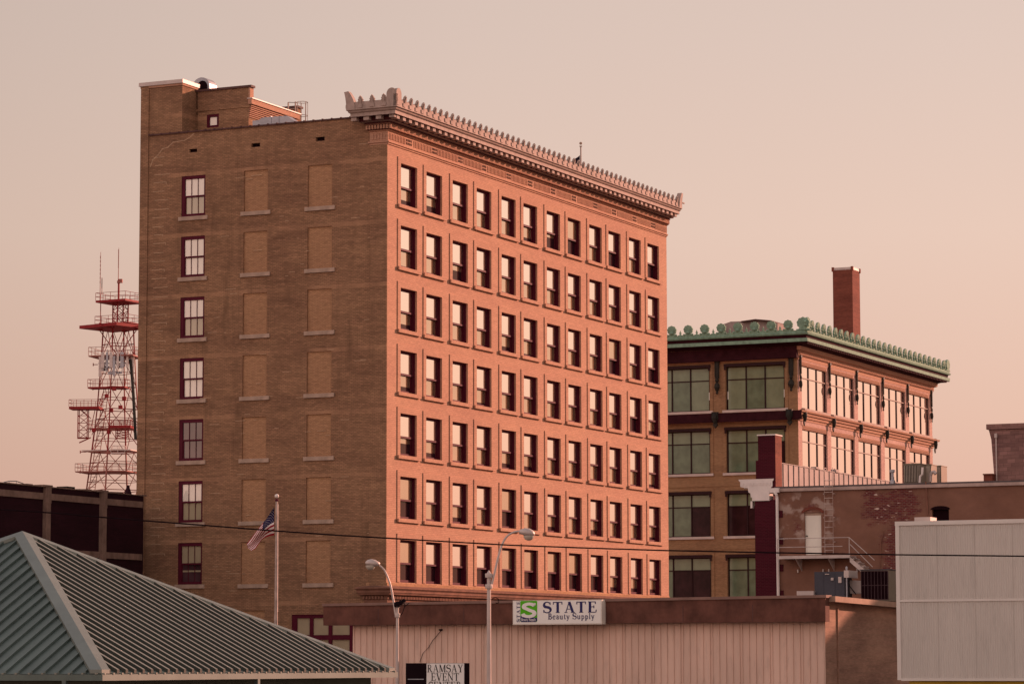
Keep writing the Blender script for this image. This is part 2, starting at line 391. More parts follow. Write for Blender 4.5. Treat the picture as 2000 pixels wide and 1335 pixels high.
# --- sash windows of the street wall
def sash_mesh():
    f = MB(); d = RD-.1
    f.box(.003, .10, d, d+.14, .02, WH-.003); f.box(WW-.10, WW-.003, d, d+.14, .02, WH-.003)
    f.box(.10, WW-.10, d, d+.14, WH-.14, WH-.003)
    f.box(.10, WW-.10, d-.03, d+.08, 1.06, 1.17)
    f.box(.10, WW-.10, d+.05, d+.14, .02, .16)
    f.box(.10, .17, d+.06, d+.14, .16, 1.06); f.box(WW-.17, WW-.10, d+.06, d+.14, .16, 1.06)
    f.box(WW-.135, WW-.10, d-.02, d, .02, WH-.14)
    f.box(WW-.05, WW-.003, .07, d-.001, .02, WH-.003); f.box(.003, WW-.051, .12, d-.001, WH-.04, WH-.003)  # maroon boards added over far jamb and head; their colour deepens the shade
    return f.mesh('window', M_['maroon'])
def pane_mesh(x0, x1, z0, z1, y, mat, nm='pane'):
    f = MB(); f.box(x0, x1, y, y+.012, z0, z1); return f.mesh(nm, mat)
sm = sash_mesh()
pu = {k: pane_mesh(.10, WW-.10, 1.17, WH-.14, RD-.06, M_[k]) for k in ('pane', 'pane_low', 'pane_dark')}
pl = {k: pane_mesh(.17, WW-.17, .16, 1.06, RD+.03, M_[k]) for k in ('pane', 'pane_low', 'pane_dark')}
pl_s = pane_mesh(.17, WW-.17, .42, 1.06, RD+.03, M_['pane_low']); pl_b = pane_mesh(.17, WW-.17, .16, .42, RD+.03, M_['pane_dark'])
bl_u = pane_mesh(.10, WW-.10, 1.17, WH-.14, RD+.01, M_['blind'], 'blind')
random.seed(11)
ODD = {(0, 0): 'short', (0, 1): 'full', (3, 0): 'full', (11, 0): 'dark', (11, 2): 'dark', (7, 2): 'full', (6, 3): 'full', (0, 5): 'dim'}
for i, c in enumerate(COLS):
    for j, z in enumerate(rowz):
        w = link('window', sm, tall, (c, 0, z+H))
        if j < 6: link('sill', fsill, w)
        kind = ODD.get((i, j), random.choice(['full']*13+['dark', 'short', 'vary', 'vary', 'vary', 'dim', 'full']))
        if j == 6:
            kind = 'dark' if i not in (9, 10, 11) else 'short'  # bottom-row panes darkened in place of the buildings reflected there
        link('pane', pu['pane_low' if (j == 6 and i in (0, 4, 5, 6, 7)) or kind == 'dim' else 'pane'], w)
        if kind == 'full': link('pane', pl['pane_low'], w)
        elif kind in ('dark', 'dim'): link('pane', pl['pane_dark'], w)
        elif kind == 'vary':
            hb = random.uniform(.24, .85)
            link('pane', pane_mesh(.17, WW-.17, hb, 1.06, RD+.03, M_['pane_low']), w); link('pane', pane_mesh(.17, WW-.17, .16, hb, RD+.03, M_['pane_dark']), w)
        else: link('pane', pl_s, w); link('pane', pl_b, w)
# tall street level openings, dark shop glazing
fm = MB(); fm.box(.003, .12, .1, .22, 0, 5.7-.003); fm.box(2.68, 2.797, .1, .22, 0, 5.697); fm.box(.12, 2.68, .1, .22, 5.5, 5.697); fm.box(.12, 2.68, .1, .22, 3.0, 3.15); fm.box(.12, 2.68, .1, .22, 0, .5); fmm = fm.mesh('shop_window', M_['maroon'])
gp = pane_mesh(.12, 2.68, .5, 5.5, .16, M_['pane_dark'])
for c in COLS: w = link('shop_window', fmm, tall, (c+.1, 0, -3.3+H)); link('pane', gp, w)
# --- side sash windows
f = MB(); W2, H2 = 1.67, 2.48
f.box(.03, .12, W2-.22, W2-.003, .003, H2-.003); f.box(.03, .12, .003, .10, .003, H2-.003); f.box(.03, .12, .10, W2-.22, H2-.2, H2-.003); f.box(.03, .12, .10, W2-.22, .003, .16)
f.box(.04, .12, .10, W2-.22, 1.17, 1.27); f.box(.07, .13, W2-.28, W2-.22, .16, 1.17); f.box(.07, .13, .10, .13, .16, 1.17)
for q in (1/3, 2/3):
    yy = .10+(W2-.32)*q; f.box(.06, .125, yy-.016, yy+.016, 1.27, H2-.2); f.box(.09, .128, yy-.016, yy+.016, .16, 1.17)
sidem = f.mesh('window', M_['maroon'])
f = MB(); f.box(-.10, .10, -.2, W2+.16, -.24, -.005); sillm = f.mesh('sill', M_['stone'])
spec = [('blind', 'blind_tan'), ('blind', 'blind'), ('blind', 'blind_tan'), ('blind', 'blind'), ('dark_pane', 'dark_pane'), ('blind', 'blind_tan'), ('blind_tan', 'dark_pane')]
for k, (a, b, z0, z1, d) in enumerate(real):
    w = link('window', sidem, tall, (0, a, z0+H)); link('sill', sillm, w)
    for nm, zz, xx in ((spec[k][0], (1.27, H2-.2), .10), (spec[k][1], (.16, 1.17), .128)):
        f = MB(); f.box(xx, xx+.008, .10, W2-.24, *zz); link('pane', f.mesh('pane', M_[nm]), w)
    if k == 6: f = MB(); f.box(.122, .127, .15, W2-.28, .74, .84); link('blind_rail', f.mesh('blind_rail', M_['blind_tan']), w)
for k in range(7):
    for a in (8.05, 3.68):
        z0 = 26.80-3.7*k
        f = MB(); f.box(.085, .109, .004, 1.636, .004, 2.476); w = link('bricked_window', f.mesh('bricked_window', M_['infill']), tall, (0, a, z0+H))
        f = MB(); f.box(-.10, .08, -.22, 1.64+.17, -.24, -.005); link('sill', f.mesh('sill', M_['stone']), w)
f = MB(); f.box(.085, .109, .004, 1.636, .004, 2.44); link('bricked_window', f.mesh('bricked_window', M_['infill']), tall, (0, 8.05, .6+H))
# --- big multi pane window at the foot of the side wall
f = MB(); a0, a1, b0, b1 = 1.903, 6.247, -1.997, 2.777
f.box(.05, .17, a0, a0+.32, b0, b1); f.box(.05, .17, a1-.33, a1, b0, b1); f.box(.05, .17, a0+.32, a1-.33, b1-.2, b1); f.box(.05, .17, a0+.32, a1-.33, b0, b0+.2)
for yy in (2.32, 3.7, 4.95): f.box(.03, .16, yy-.11 if yy > 3 else yy-.1, yy+.11 if yy > 3 else yy+.1, b0+.2, b1-.2)
for zz in (1.45, -.2): f.box(.045, .15, a0+.32, a1-.33, zz-.14, zz+.14)
w = f.build('large_window', M_['maroon'], tall); f = MB(); f.box(.14, .155, a0+.3, a1-.3, b0+.2, b1-.2); f.build('pane', M_['blind_tan'], w)
# --- mid cornice above the shop floor
def sweepL(mb, prof, yend=lambda p: 1.3+.75*p, xend=LEN, close=True):
    """profile (p, z) carried round the street corner: side return, corner, street front"""
    rings = []
    rings.append([(0, yend(p), z) for p, z in prof]); rings.append([(-p, yend(p), z) for p, z in prof])
    rings.append([(-p, -p, z) for p, z in prof]); rings.append([(xend, -p, z) for p, z in prof])
    mb.sweep(rings)
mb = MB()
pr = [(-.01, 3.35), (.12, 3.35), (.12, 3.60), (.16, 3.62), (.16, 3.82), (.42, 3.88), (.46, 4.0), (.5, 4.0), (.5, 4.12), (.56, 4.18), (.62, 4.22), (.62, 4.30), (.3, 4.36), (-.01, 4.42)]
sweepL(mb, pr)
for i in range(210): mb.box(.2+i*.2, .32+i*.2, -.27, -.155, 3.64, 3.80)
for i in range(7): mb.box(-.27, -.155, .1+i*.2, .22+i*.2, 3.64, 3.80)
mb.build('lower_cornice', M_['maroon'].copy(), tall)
bpy.data.objects['lower_cornice'].data.materials[0] = plain('shade_dark_trim', (.20, .10, .07), .9, var=.3)  # base colour darkened to stand for the shade low on this front
# pale course between the windows and lower cornice
mb = MB(); mb.box(-.055, -.003, -.06, 1.3, 4.36, 4.58); mb.box(-.055, LEN, -.06, -.003, 4.36, 4.585); mb.build('stone_course', M_['infill'], tall)

# --- crowning entablature
M_['maroon_brick'] = plain('shade_dark_brick', (.27, .12, .08), .9, var=.2)
M_['soot_shade'] = plain('shade_dark_terracotta', (.075, .02, .022), .9, var=.25)  # dark colour for painted shade in the cornice recesses
mb = MB()
ye = lambda p: 1.13+.8*p
# architrave mouldings + frieze
sweepL(mb, [(-.01, 30.18), (.06, 30.20), (.06, 30.27), (.13, 30.30), (.13, 30.38), (.04, 30.42), (.04, 30.97), (.10, 31.0), (.10, 31.03), (.18, 31.05), (.18, 31.36), (.30, 31.40), (.30, 31.50), (-.01, 31.5)], ye)
for i in range(int(LEN/.2)):
    u = .12+i*.2
    if any(abs(u-(c+WW/2)) < .44 for c in COLS): continue
    mb.box(u, u+.095, -.075, -.04, 30.50, 30.88)
mb2 = MB()
for i in range(int(LEN/.2)):
    u = .12+i*.2
    if not any(abs(u-(c+WW/2)) < .44 for c in COLS): mb2.box(u+.10, u+.195, -.0435, -.041, 30.52, 30.86)
mb2.build('flute_gap_shade', M_['maroon_brick'], tall)  # dark strips paint the groove shade between the flutes
for i in range(5): mb.box(-.075, -.04, .12+i*.2, .22+i*.2, 30.50, 30.88)
for i in range(int(LEN/.18)): mb.box(-.22+i*.181, -.115+i*.181, -.32, -.18, 31.09, 31.33)
for i in range(8): mb.box(-.32, -.18, -.15+i*.19, -.04+i*.19, 31.09, 31.33)
fr_ = mb.build('frieze', M_['front_brick'], tall)
for c in COLS:                                                    # pierced vents in the frieze
    mb = MB()
    for r in range(2):
        for q in range(4): mb.box(c+WW/2-.36+q*.19, c+WW/2-.36+q*.19+.11, -.052, -.041, 30.52+r*.2, 30.66+r*.2)
    mb.build('frieze_vent', M_['void'], tall)
mb = MB()
sweepL(mb, [(-.01, 31.505), (.55, 31.505), (.55, 31.77), (1.02, 31.77), (1.02, 31.97), (1.06, 31.99), (1.12, 32.03), (1.15, 32.10), (1.24, 32.15), (1.24, 32.195), (1.10, 32.20), (-.01, 32.21)], ye)
x = -.62
while x < LEN-.1:
    mb.box(x, x+.36, -.93, -.55, 31.55, 31.768); x += .787
for i in range(3): mb.box(-.93, -.55, -.05+i*.82, .30+i*.82, 31.55, 31.768)
mb.box(-.9, -.55, -.9, -.55, 31.60, 31.768)
corn = mb.build('cornice', M_['terra'], tall)
mb = MB(); sweepL(mb, [(.553, 31.515), (.57, 31.515), (.57, 31.755), (1.0, 31.755), (1.0, 31.767), (.553, 31.767)], ye); mb.build('soffit_shade', M_['soot_shade'], tall)  # thin dark sheet painting the shade under the soffit
mb = MB(); sweepL(mb, [(.183, 31.052), (.19, 31.052), (.19, 31.09), (.19, 31.36), (.183, 31.36)], ye); sweepL(mb, [(.303, 31.41), (.31, 31.41), (.31, 31.495), (.303, 31.495)], ye); mb.build('dentil_shade', M_['soot_shade'], tall)  # dark bands painting the shade behind and above the dentils
# cheneau wall with upright joints
mb = MB()
def chen(mb, z0, z1, p0, p1):
    mb.sweep([[(-p, ye(p1), z) for p, z in ((p0, z0), (p1, z0), (p1-.02, z1), (p0, z1), (p0, z0))], [(-p, -p, z) for p, z in ((p0, z0), (p1, z0), (p1-.02, z1), (p0, z1), (p0, z0))], [(LEN, -p, z) for p, z in ((p0, z0), (p1, z0), (p1-.02, z1), (p0, z1), (p0, z0))]])
chen(mb, 32.2, 32.62, .98, 1.16)
x = -1.1
while x < LEN:
    mb.box(x, x+.30, -1.20, -1.162, 32.26, 32.48); x += .787
    mb.extr([(-.17, 0), (.17, 0), (.12, .07), (0, .1), (-.12, .07)], (x+.14, -1.07, 32.615), (1, 0, 0), (0, 0, 1), (0, 1, 0), .12)
for i in range(4): mb.box(-1.2, -1.162, -.5+i*.787, -.2+i*.787, 32.26, 32.48)
mb.build('cresting_wall', M_['terra'], corn)
LEAF = [(-.13, 0), (.13, 0), (.17, .08), (.13, .13), (.19, .2), (.14, .25), (.17, .33), (.11, .37), (.10, .46), (.03, .50), (0, .56), (-.04, .50), (-.10, .46), (-.11, .37), (-.17, .33), (-.14, .25), (-.19, .2), (-.13, .13), (-.17, .08)]
mb = MB(); mb.extr(LEAF, (0, 0, 0), (1, 0, 0), (0, -.18, 1), (0, 1, 0), .12)
mb.extr([(a*.45, b*.8+.03) for a, b in LEAF], (0, -.085, 0), (1, 0, 0), (0, -.18, 1), (0, 1, 0), .06)
lf = mb.mesh('antefix', M_['terra'])
mb = MB(); mb.extr(LEAF, (0, 0, 0), (0, 1, 0), (-.18, 0, 1), (1, 0, 0), .12); mb.extr([(a*.45, b*.8+.03) for a, b in LEAF], (-.085, 0, 0), (0, 1, 0), (-.18, 0, 1), (1, 0, 0), .06)
lf2 = mb.mesh('antefix', M_['terra'])
x = -.02
while x < LEN-.6: link('antefix', lf, corn, (x, -1.07, 32.40+H)); x += .787
for y in (1.2, .43, -.34): link('antefix', lf2, corn, (-1.07, y, 32.42+H))
def horn(mb, P, ex, lean, h=1.12, w=.42, t=.34):
    """curled corner acroterion, profile leaning outwards"""
    prof = []
    for i in range(13):
        s = i/12; prof.append((-w*.55*(1-s*.15) + lean*(s**2.2), h*s))
    for i in range(12, -1, -1):
        s = i/12; prof.append((w*.6*(1-s**2.2*.85) + lean*(s**2.2)*1.0, h*s*.97))
    mb.extr(prof, P, ex, (0, 0, 1), Vector(ex).cross(Vector((0, 0, 1))), t)
mb = MB()
# corner piece: rounded head over the mitre
for ex, P in (((1, 0, 0), (-.88, -1.08, 32.2)), ((0, 1, 0), (-1.08, -.88, 32.2))):
    hd = [(-.30, 0), (.36, 0), (.36, .62)] + [(.03+.33*math.cos(a), .72+.36*math.sin(a)) for a in [i*math.pi/10 for i in range(0, 11)]] + [(-.30, .62)]
    mb.extr(hd, P, ex, (0, 0, 1), (ex[1], ex[0], 0), .2)
mb.box(-1.165, -.55, -1.165, -.55, 32.2, 32.7)
mb.build('acroterion', M_['terra'], corn); mb = MB()
horn(mb, (-1.06, ye(1.0)-.12, 32.2), (0, 1, 0), .40, 1.08, .50)
mb.build('acroterion', M_['terra'], corn); mb = MB()
horn(mb, (LEN-.25, -1.06, 32.2), (1, 0, 0), .42, 1.1)
mb.build('acroterion', M_['terra'], corn)
mb = MB(); mb.box(.0, LEN, .0, .3, 31.0, 32.6)
mb.build('front_parapet', M_['roofing'], tall)

# --- stair tower, penthouse, roof gear
mb = MB(); mb.box(0.004, 1.75, 14.05, 16.95-.004, 31.0, 34.86); mb.box(1.6, 11, 13.9, 16.9, 31.0, 34.8)
tw = mb.build('stair_tower', M_['brick'], tall)
mb = MB(); mb.box(-.13, 1.9, 13.95, 17.08, 34.99, 35.22); mb.m = 1; mb.box(-.06, 1.82, 14.0, 17.0, 34.86, 34.989); mb.build('cap', [M_['metal_cap'], M_['front_brick']], tw)
PD = 1.6
def pw(u, z, d): return (PD+d, u, z)
mb = MB(); holed(mb, [(12.42, 13.27, 32.42, 33.24, .12)], 10.33, 14.05, 31.0, 34.7, pw)
mb.face([(PD, 10.33, 31), (PD, 10.33, 33.75), (7.4, 10.33, 33.75), (7.4, 10.33, 31)])
mb.face([(PD, 10.33, 33.75), (PD, 10.33, 34.7), (PD+.35, 10.33, 34.7), (PD+.35, 10.33, 33.75)])
mb.face([(PD+.35, 10.33, 33.75), (PD+.35, 10.33, 34.7), (PD+.35, 14, 34.7), (PD+.35, 14, 33.75)])
mb.face([(7.4, 10.33, 31), (7.4, 10.33, 33.75), (7.4, 14.05, 33.75), (7.4, 14.05, 31)])
mb.face([(PD, 10.33, 33.74), (7.4, 10.33, 33.74), (7.4, 14.05, 33.74), (PD, 14.05, 33.74)])
mb.box(PD-.05, PD-.003, 10.2, 14.04, 33.48, 33.60)
ph = mb.build('penthouse', M_['brick'], tall)
mb = MB()
for i in range(7): mb.box(PD-.0, 7.4, 10.33-.05-.022*i, 10.328, 32.88+i*.11, 32.88+i*.11+.06)
mb.box(PD-.08, 7.5, 10.08, 10.327, 33.66, 33.98); mb.box(PD-.03, PD+.4, 10.22, 10.327, 33.98, 34.7)
mb.build('corbelled_band', M_['front_brick'], ph)
mb = MB(); mb.box(PD-.08, PD+.43, 10.12, 14.04, 34.7, 34.83); mb.m = 1; mb.box(PD-.1, 7.6, 10.02, 10.4, 33.98, 34.04); mb.build('coping', [M_['coping'], M_['metal_cap']], ph)
mb = MB(); a0, a1, b0, b1 = 12.423, 13.267, 32.423, 33.237
mb.box(PD+.02, PD+.1, a0, a0+.14, b0, b1); mb.box(PD+.02, PD+.1, a1-.18, a1, b0, b1); mb.box(PD+.02, PD+.1, a0+.14, a1-.18, b1-.16, b1); mb.box(PD+.02, PD+.1, a0+.14, a1-.18, b0, b0+.14)
w = mb.build('penthouse_window', M_['maroon'], ph); mb = MB(); mb.box(PD+.09, PD+.1, a0+.13, a1-.17, b0+.13, b1-.15); mb.build('pane', M_['blind'], w)
# second, lower block behind with its ladder
yr, zt = FM.onx(581, 206.5, 9.0); xr = FM.ony(588.5, 210, yr)[0]
mb = MB(); mb.box(9.0, xr, yr, 14.0, 31.2, zt-.13); mb.box(9.0, xr+.6, yr-1.0, yr-.004, 31.2, zt-2.0)
blk = mb.build('lift_housing', M_['brick'], tall)
mb = MB(); mb.box(8.92, xr+.08, yr-.1, 14.1, zt-.127, zt); mb.build('coping', M_['coping'], blk)
# caged ladder
mb = MB(); P = lambda px, py, x0=8.3: (x0, *FM.onx(px, py, x0))
la, lb = P(563, 200), P(577, 198.5)
zb = 31.6
for q in (la, lb): mb.box(q[0]-.03, q[0]+.03, q[1]-.035, q[1]+.035, zb, q[2])
for k in range(9): mb.box(8.28, 8.32, lb[1], la[1], zb+.3+k*.33, zb+.34+k*.33)
cc_ = P(590.5, 200); rr = .34
for zz in (cc_[2], cc_[2]-.85):
    ring = [(8.3+.34*math.sin(a), cc_[1]+rr*math.cos(a), zz) for a in [i*math.pi/7 for i in range(15)]]
    mb.path(ring, .022, 5)
    mb.tube((8.3, la[1], la[2]), (8.3, cc_[1]+rr, cc_[2]), .022, 5)
for i in range(0, 14, 2):
    a = i*math.pi/7; mb.tube((8.3+.34*math.sin(a), cc_[1]+rr*math.cos(a), zb), (8.3+.34*math.sin(a), cc_[1]+rr*math.cos(a), cc_[2]), .017, 5)
mb.build('caged_ladder', M_['terra'], tall)
# ducts
d = thing('roof_duct', FM.O, TH, 'grey sheet metal air duct lying beside the lit penthouse wall on the tall block', 'duct')
Q = lambda px, py, x0=1.0: FM.onx(px, py, x0)
mb = MB(); pts = [Q(494, 247.5), Q(494, 236), Q(506, 235), Q(511, 231), Q(516, 229.5), Q(561, 226.5), Q(580, 239), Q(580, 242)]
mb.extr(pts, (1.3, 0, 0), (0, 1, 0), (0, 0, 1), (1, 0, 0), .7)
for px in (530, 545): a = Q(px, 228.6); mb.box(.92, 1.67, a[0]-.03, a[0]+.03, 31.3, a[1]+.03)
mb.build('duct_body', M_['galv'], d)
d = thing('roof_hood', FM.O, TH, 'dark curved vent hood standing on top of the rear stair tower', 'vent')
q0 = FM.onx(395, 172, 2.6)
mb = MB(); pts = [(q0[0]+.62*math.cos(a), q0[1]+.02+.62*math.sin(a)) for a in [i*math.pi/10 for i in range(11)]]
mb.extr(pts+[(q0[0]-.62, q0[1]-.5), (q0[0]+.62, q0[1]-.5)], (2.9, 0, 0), (0, 1, 0), (0, 0, 1), (1, 0, 0), .9)
mb.build('hood_shell', M_['galv'], d)
mb = MB(); pts = [(q0[0]-.1+.36*math.cos(a), q0[1]+.0+.42*math.sin(a)) for a in [i*math.pi/10 for i in range(11)]]
mb.extr(pts+[(q0[0]-.46, q0[1]-.3), (q0[0]+.26, q0[1]-.3)], (2.43, 0, 0), (0, 1, 0), (0, 0, 1), (1, 0, 0), .04)
mb.build('hood_mouth', M_['void'], d)
# ================================================================== department store block with green copper cornice
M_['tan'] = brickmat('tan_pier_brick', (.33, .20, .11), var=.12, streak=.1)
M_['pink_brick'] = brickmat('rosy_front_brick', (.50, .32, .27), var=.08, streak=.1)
M_['copper'] = plain('verdigris_copper', (.20, .32, .235), .8, var=.25, scale=3., dirt=.4)
M_['copper_tan'] = plain('weathered_copper', (.21, .31, .225), .8, var=.25, scale=3., dirt=.4)
M_['iron'] = plain('black_green_iron', (.028, .026, .022), .6, var=.3)
M_['darktrim'] = plain('dark_maroon_trim', (.038, .010, .014), .8, var=.3, spec=.05)
M_['white_sill'] = plain('white_sill_stone', (.56, .48, .44), .8, var=.1)
M_['mullion'] = plain('dark_mullion', (.03, .01, .012), .6)
M_['mirror'] = glass('sunset_mirror_pane', (.55, .36, .28), .96, (1, .93, .90), .01, .002)
M_['green_blind'] = glass('green_tinted_blind', (.13, .185, .118), .03, (1, 1, 1), .03, var=.22, stripes=('Y', 5.5, .22))
M_['green_blind2'] = glass('green_tinted_shade', (.185, .235, .15), .03, (1, 1, 1), .03, var=.12)
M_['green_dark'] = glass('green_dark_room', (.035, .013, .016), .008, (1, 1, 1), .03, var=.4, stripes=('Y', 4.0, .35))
O2 = (22.79234, 240.0); F2 = Frame(O2)
store = thing('department_store', O2, TH, 'large-windowed block with a green copper crested cornice, seen to the right behind the tall block', 'building')
L2, W2_ = 35.9, 34.0
R2C = [(.93, 7.03), (7.98, 13.97), (14.94, 20.99), (22.0, 28.0), (29.06, 35.05)]
rz2 = [(20.12, 23.62), (15.07, 18.50), (10.0, 13.4), (4.95, 8.3), (0., 3.2)]
mb = MB()
holed(mb, [(a, b, z0, z1) for a, b in R2C for z0, z1 in rz2[:4]], 0, L2, -H, 24.3, lambda u, z, d: (u, d, z), .27)
for a, b in R2C:
    for z0, z1 in rz2[:4]: mb.box(a-.28, b+.25, -.04, -.003, z1+.28, z1+.62)
mb.build('street_wall', M_['pink_brick'], store)
mb = MB(); L2C = [(1.12+6.42*k, 6.12+6.42*k) for k in range(5)]
holed(mb, [(a, b, z0, z1) for a, b in L2C for z0, z1 in rz2], 0, W2_, -H, 24.3, fx, .28)
mb.face([(L2, 0, -H), (L2, W2_, -H), (L2, W2_, 24.3), (L2, 0, 24.3)]); mb.face([(0, W2_, -H), (L2, W2_, -H), (L2, W2_, 24.3), (0, W2_, 24.3)])
for a, b in L2C:
    for z0, z1 in rz2: mb.box(-.05, -.003, a-.3, a-.04, z0-.1, z1+.45); mb.box(-.05, -.003, b+.04, b+.3, z0-.1, z1+.45); mb.box(-.05, -.003, a-.04, b+.04, z1+.25, z1+.45)
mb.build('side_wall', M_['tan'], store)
mb = MB(); mb.box(.4, L2-.4, .4, W2_-.4, 25.0, 25.2); mb.build('flat_roof', M_['roofing'], store)
# dentilled heads of the street windows
for a, b in R2C:
    for z0, z1 in rz2[:4]:
        mb = MB()
        mb.box(a+.003, b-.003, .03, .12, z1-.003, z1-.06)
        n = int((b-a)/.2)
        for i in range(n): mb.box(a+.05+i*.2, a+.16+i*.2, -.02, .05, z1-.02, z1+.2)
        mb.box(a, b, -.03, -.004, z1+.2, z1+.27)
        mb.build('dentil_head', M_['front_brick'], store)
# street windows
def grid_window(nm, w, h, ncol, tz, bt, horiz=False):
    """frame in plane x=0.. (side) or y=0.. (street) with ncol lights and a transom at tz"""
    f = MB()
    def bx(a, b, c, d, z0, z1): f.box(a, b, c, d, z0, z1) if not horiz else f.box(c, d, a, b, z0, z1)
    bx(.003, bt, 0, .1, .003, h-.003); bx(w-bt, w-.003, 0, .1, .003, h-.003); bx(bt, w-bt, 0, .1, h-bt, h-.003); bx(bt, w-bt, 0, .1, .003, bt)
    for i in range(1, ncol): x = bt+(w-2*bt)*i/ncol; bx(x-.05, x+.05, -.02, .09, bt, h-bt)
    return f, bx
for a, b in R2C:
    for z0, z1 in rz2[:4]:
        w = b-a; h = z1-z0
        f, bx = grid_window('window', w, h, 3, 2.5, .09)
        me = f.mesh('window', M_['mullion']); wo = link('window', me, store, (a, .14, z0+H))
        f = MB(); f.box(.09, w-.09, -.04, .0, h*.70, h*.70+.07); link('transom_bar', f.mesh('transom_bar', M_['terra']), wo)
        f = MB(); f.box(.09, w-.09, .05, .06, .09, h-.09); link('pane', f.mesh('pane', M_['mirror']), wo)
        f = MB(); f.box(-.1, w+.1, -.42, .02, -.26, -.003); link('sill', f.mesh('sill', M_['terra']), wo)
# side windows
HB = .36
random.seed(5)
for ci, (a, b) in enumerate(L2C[:3]):
    for ri, (z0, z1) in enumerate(rz2[:4]):
        w = b-a; h = z1-z0
        f, bx = grid_window('window', w, h, 3, 2.5, .07, True)
        f.box(-.01, .09, .07, w-.07, h*.70-.04, h*.70+.04)
        f.box(-.32, .0, -.12, w+.12, h+.002, h+.22); f.box(-.30, -.22, -.10, .05, h-.25, h); f.box(-.30, -.22, w-.05, w+.10, h-.25, h)
        wo = link('window', f.mesh('window', M_['mullion']), store, (.12, a, z0+H))
        for q in range(3):
            y0, y1 = .07+(w-.14)*q/3+.05, .07+(w-.14)*(q+1)/3-.05
            for top in (0, 1):
                zz = (h*.70+.04, h-.07) if top else (.07, h*.70-.04)
                mt = 'green_blind2' if top or (ri == 0 and q != 1) else 'green_blind'
                if not top and ((ri == 2 and (q == 0 or (ci == 0))) or (ri == 3 and ci == 1 and q < 2) or (ri == 1 and ci == 0 and q == 0)): mt = 'green_dark'
                if ri == 2 and ci == 1 and q == 0 and not top: mt = 'green_dark'
                if ri == 1 and ci == 1 and not top: mt = 'green_blind'
                f = MB(); f.box(.05, .06, y0, y1, *zz); link('pane', f.mesh('pane', M_[mt]), wo)
        f = MB(); f.box(-.24, .0, -.3, w+.3, -.20, -.003); link('sill', f.mesh('sill', M_['white_sill']), wo)
# belt courses
def sweep2(mb, prof, ye2=W2_):
    mb.sweep([[(-p, ye2, z) for p, z in prof], [(-p, -p, z) for p, z in prof], [(L2+p, -p, z) for p, z in prof], [(L2+p, 4, z) for p, z in prof]])
for zz in (19.12,):
    mb = MB(); sweep2(mb, [(-.01, zz-.0), (.08, zz), (.10, zz+.18), (.2, zz+.2), (.22, zz+.38), (.34, zz+.42), (.38, zz+.58), (.52, zz+.64), (.56, zz+.76), (-.01, zz+.80)])
    mb.build('belt_course', M_['front_brick'], store)
    mb = MB(); mb.box(-.60, -.562, -.5, W2_, zz+.02, zz+.74); mb.box(-.562, -.345, -.5, W2_, zz+.02, zz+.05); mb.build('belt_fascia', M_['darktrim'], store)
for zz in (14.0, 8.95):
    mb = MB(); mb.box(-.04, -.003, 1., W2_, zz+.0, zz+.5); mb.build('spandrel_panel', M_['tan'], store)
# cornice
mb = MB(); mb.m = 1
sweep2(mb, [(-.01, 24.0), (.06, 24.0), (.08, 24.25), (.16, 24.3), (.18, 24.62), (.42, 24.72), (.46, 25.0), (-.01, 25.0)])
for i in range(int(L2/.21)): mb.box(.1+i*.21, .22+i*.21, -.24, -.18, 24.34, 24.58)
mb.m = 2
sweep2(mb, [(-.01, 25.004), (.5, 25.01), (.95, 25.20), (1.30, 25.21), (1.30, 25.24), (-.01, 25.24)])
for i in range(int((L2+2)/.45)): mb.box(-1.1+i*.45, -.88+i*.45, -1.26, -.5, 25.07, 25.19)
mb.m = 0
sweep2(mb, [(-.01, 25.245), (1.33, 25.245), (1.33, 25.52), (1.20, 25.54), (-.01, 25.54)])
mb.m = 2
sweep2(mb, [(-.01, 25.545), (1.16, 25.545), (1.22, 25.80), (-.01, 25.80)])
mb.m = 0
sweep2(mb, [(-.01, 25.805), (1.36, 25.805), (1.42, 25.92), (1.30, 25.98), (1.30, 26.16), (1.1, 26.18), (-.01, 26.18)])
cn = mb.build('cornice', [M_['copper'], M_['front_brick'], M_['darktrim']], store)
bpy.data.objects[cn.name]['label'] = 'green copper cornice with dark soffit'
mb = MB(); mb.box(-.50, -.008, -.1, W2_, 24.08, 24.99); mb.build('frieze_shade', M_['darktrim'], store)  # dark panel added to deepen the shade under the cornice
# shell antefixes and finials
mb = MB(); sh = []
for i in range(0, 19):
    a = math.pi*(-.12+1.24*i/18); rr = .30+.035*(i % 2 == 0); sh.append((rr*math.cos(a), .48+rr*math.sin(a)))
sh = []
for i in range(0, 57):
    a = math.pi*(-.16+1.32*i/56); rr = .335+.045*abs(math.cos(4.5*(a-math.pi/2))); sh.append((rr*math.cos(a)*1.05, .50+rr*math.sin(a)))
sh = [(.30, 0), (.42, .03), (.42, .12), (.28, .13), (.22, .20)] + sh + [(-.22, .20), (-.28, .13), (-.42, .12), (-.42, .03), (-.30, 0)]
mb.extr(sh, (0, 0, 0), (1, 0, 0), (0, -.1, 1), (0, 1, 0), .16)
for k in range(9):
    a = math.pi*(.02+.12*k); mb.tube((0, -.09, .26), (.31*math.cos(a), -.12, .50+.33*math.sin(a)), .026, 5, .04)
mb.lathe([(0, .10), (.12, .16), (.17, .26), (.12, .36), (.05, .42), (0, .44)], (0, -.10, 0), 8)
for sx in (-1, 1): mb.lathe([(0, -.0), (.09, .04), (.11, .1), (.07, .17), (0, .2)], (sx*.36, -.08, 0), 8)
shY = mb.mesh('antefix', M_['copper_tan'])
shX = shY.copy(); shX.transform(Matrix.Rotation(R_(-90), 4, 'Z')); shX.materials[0] = M_['copper']
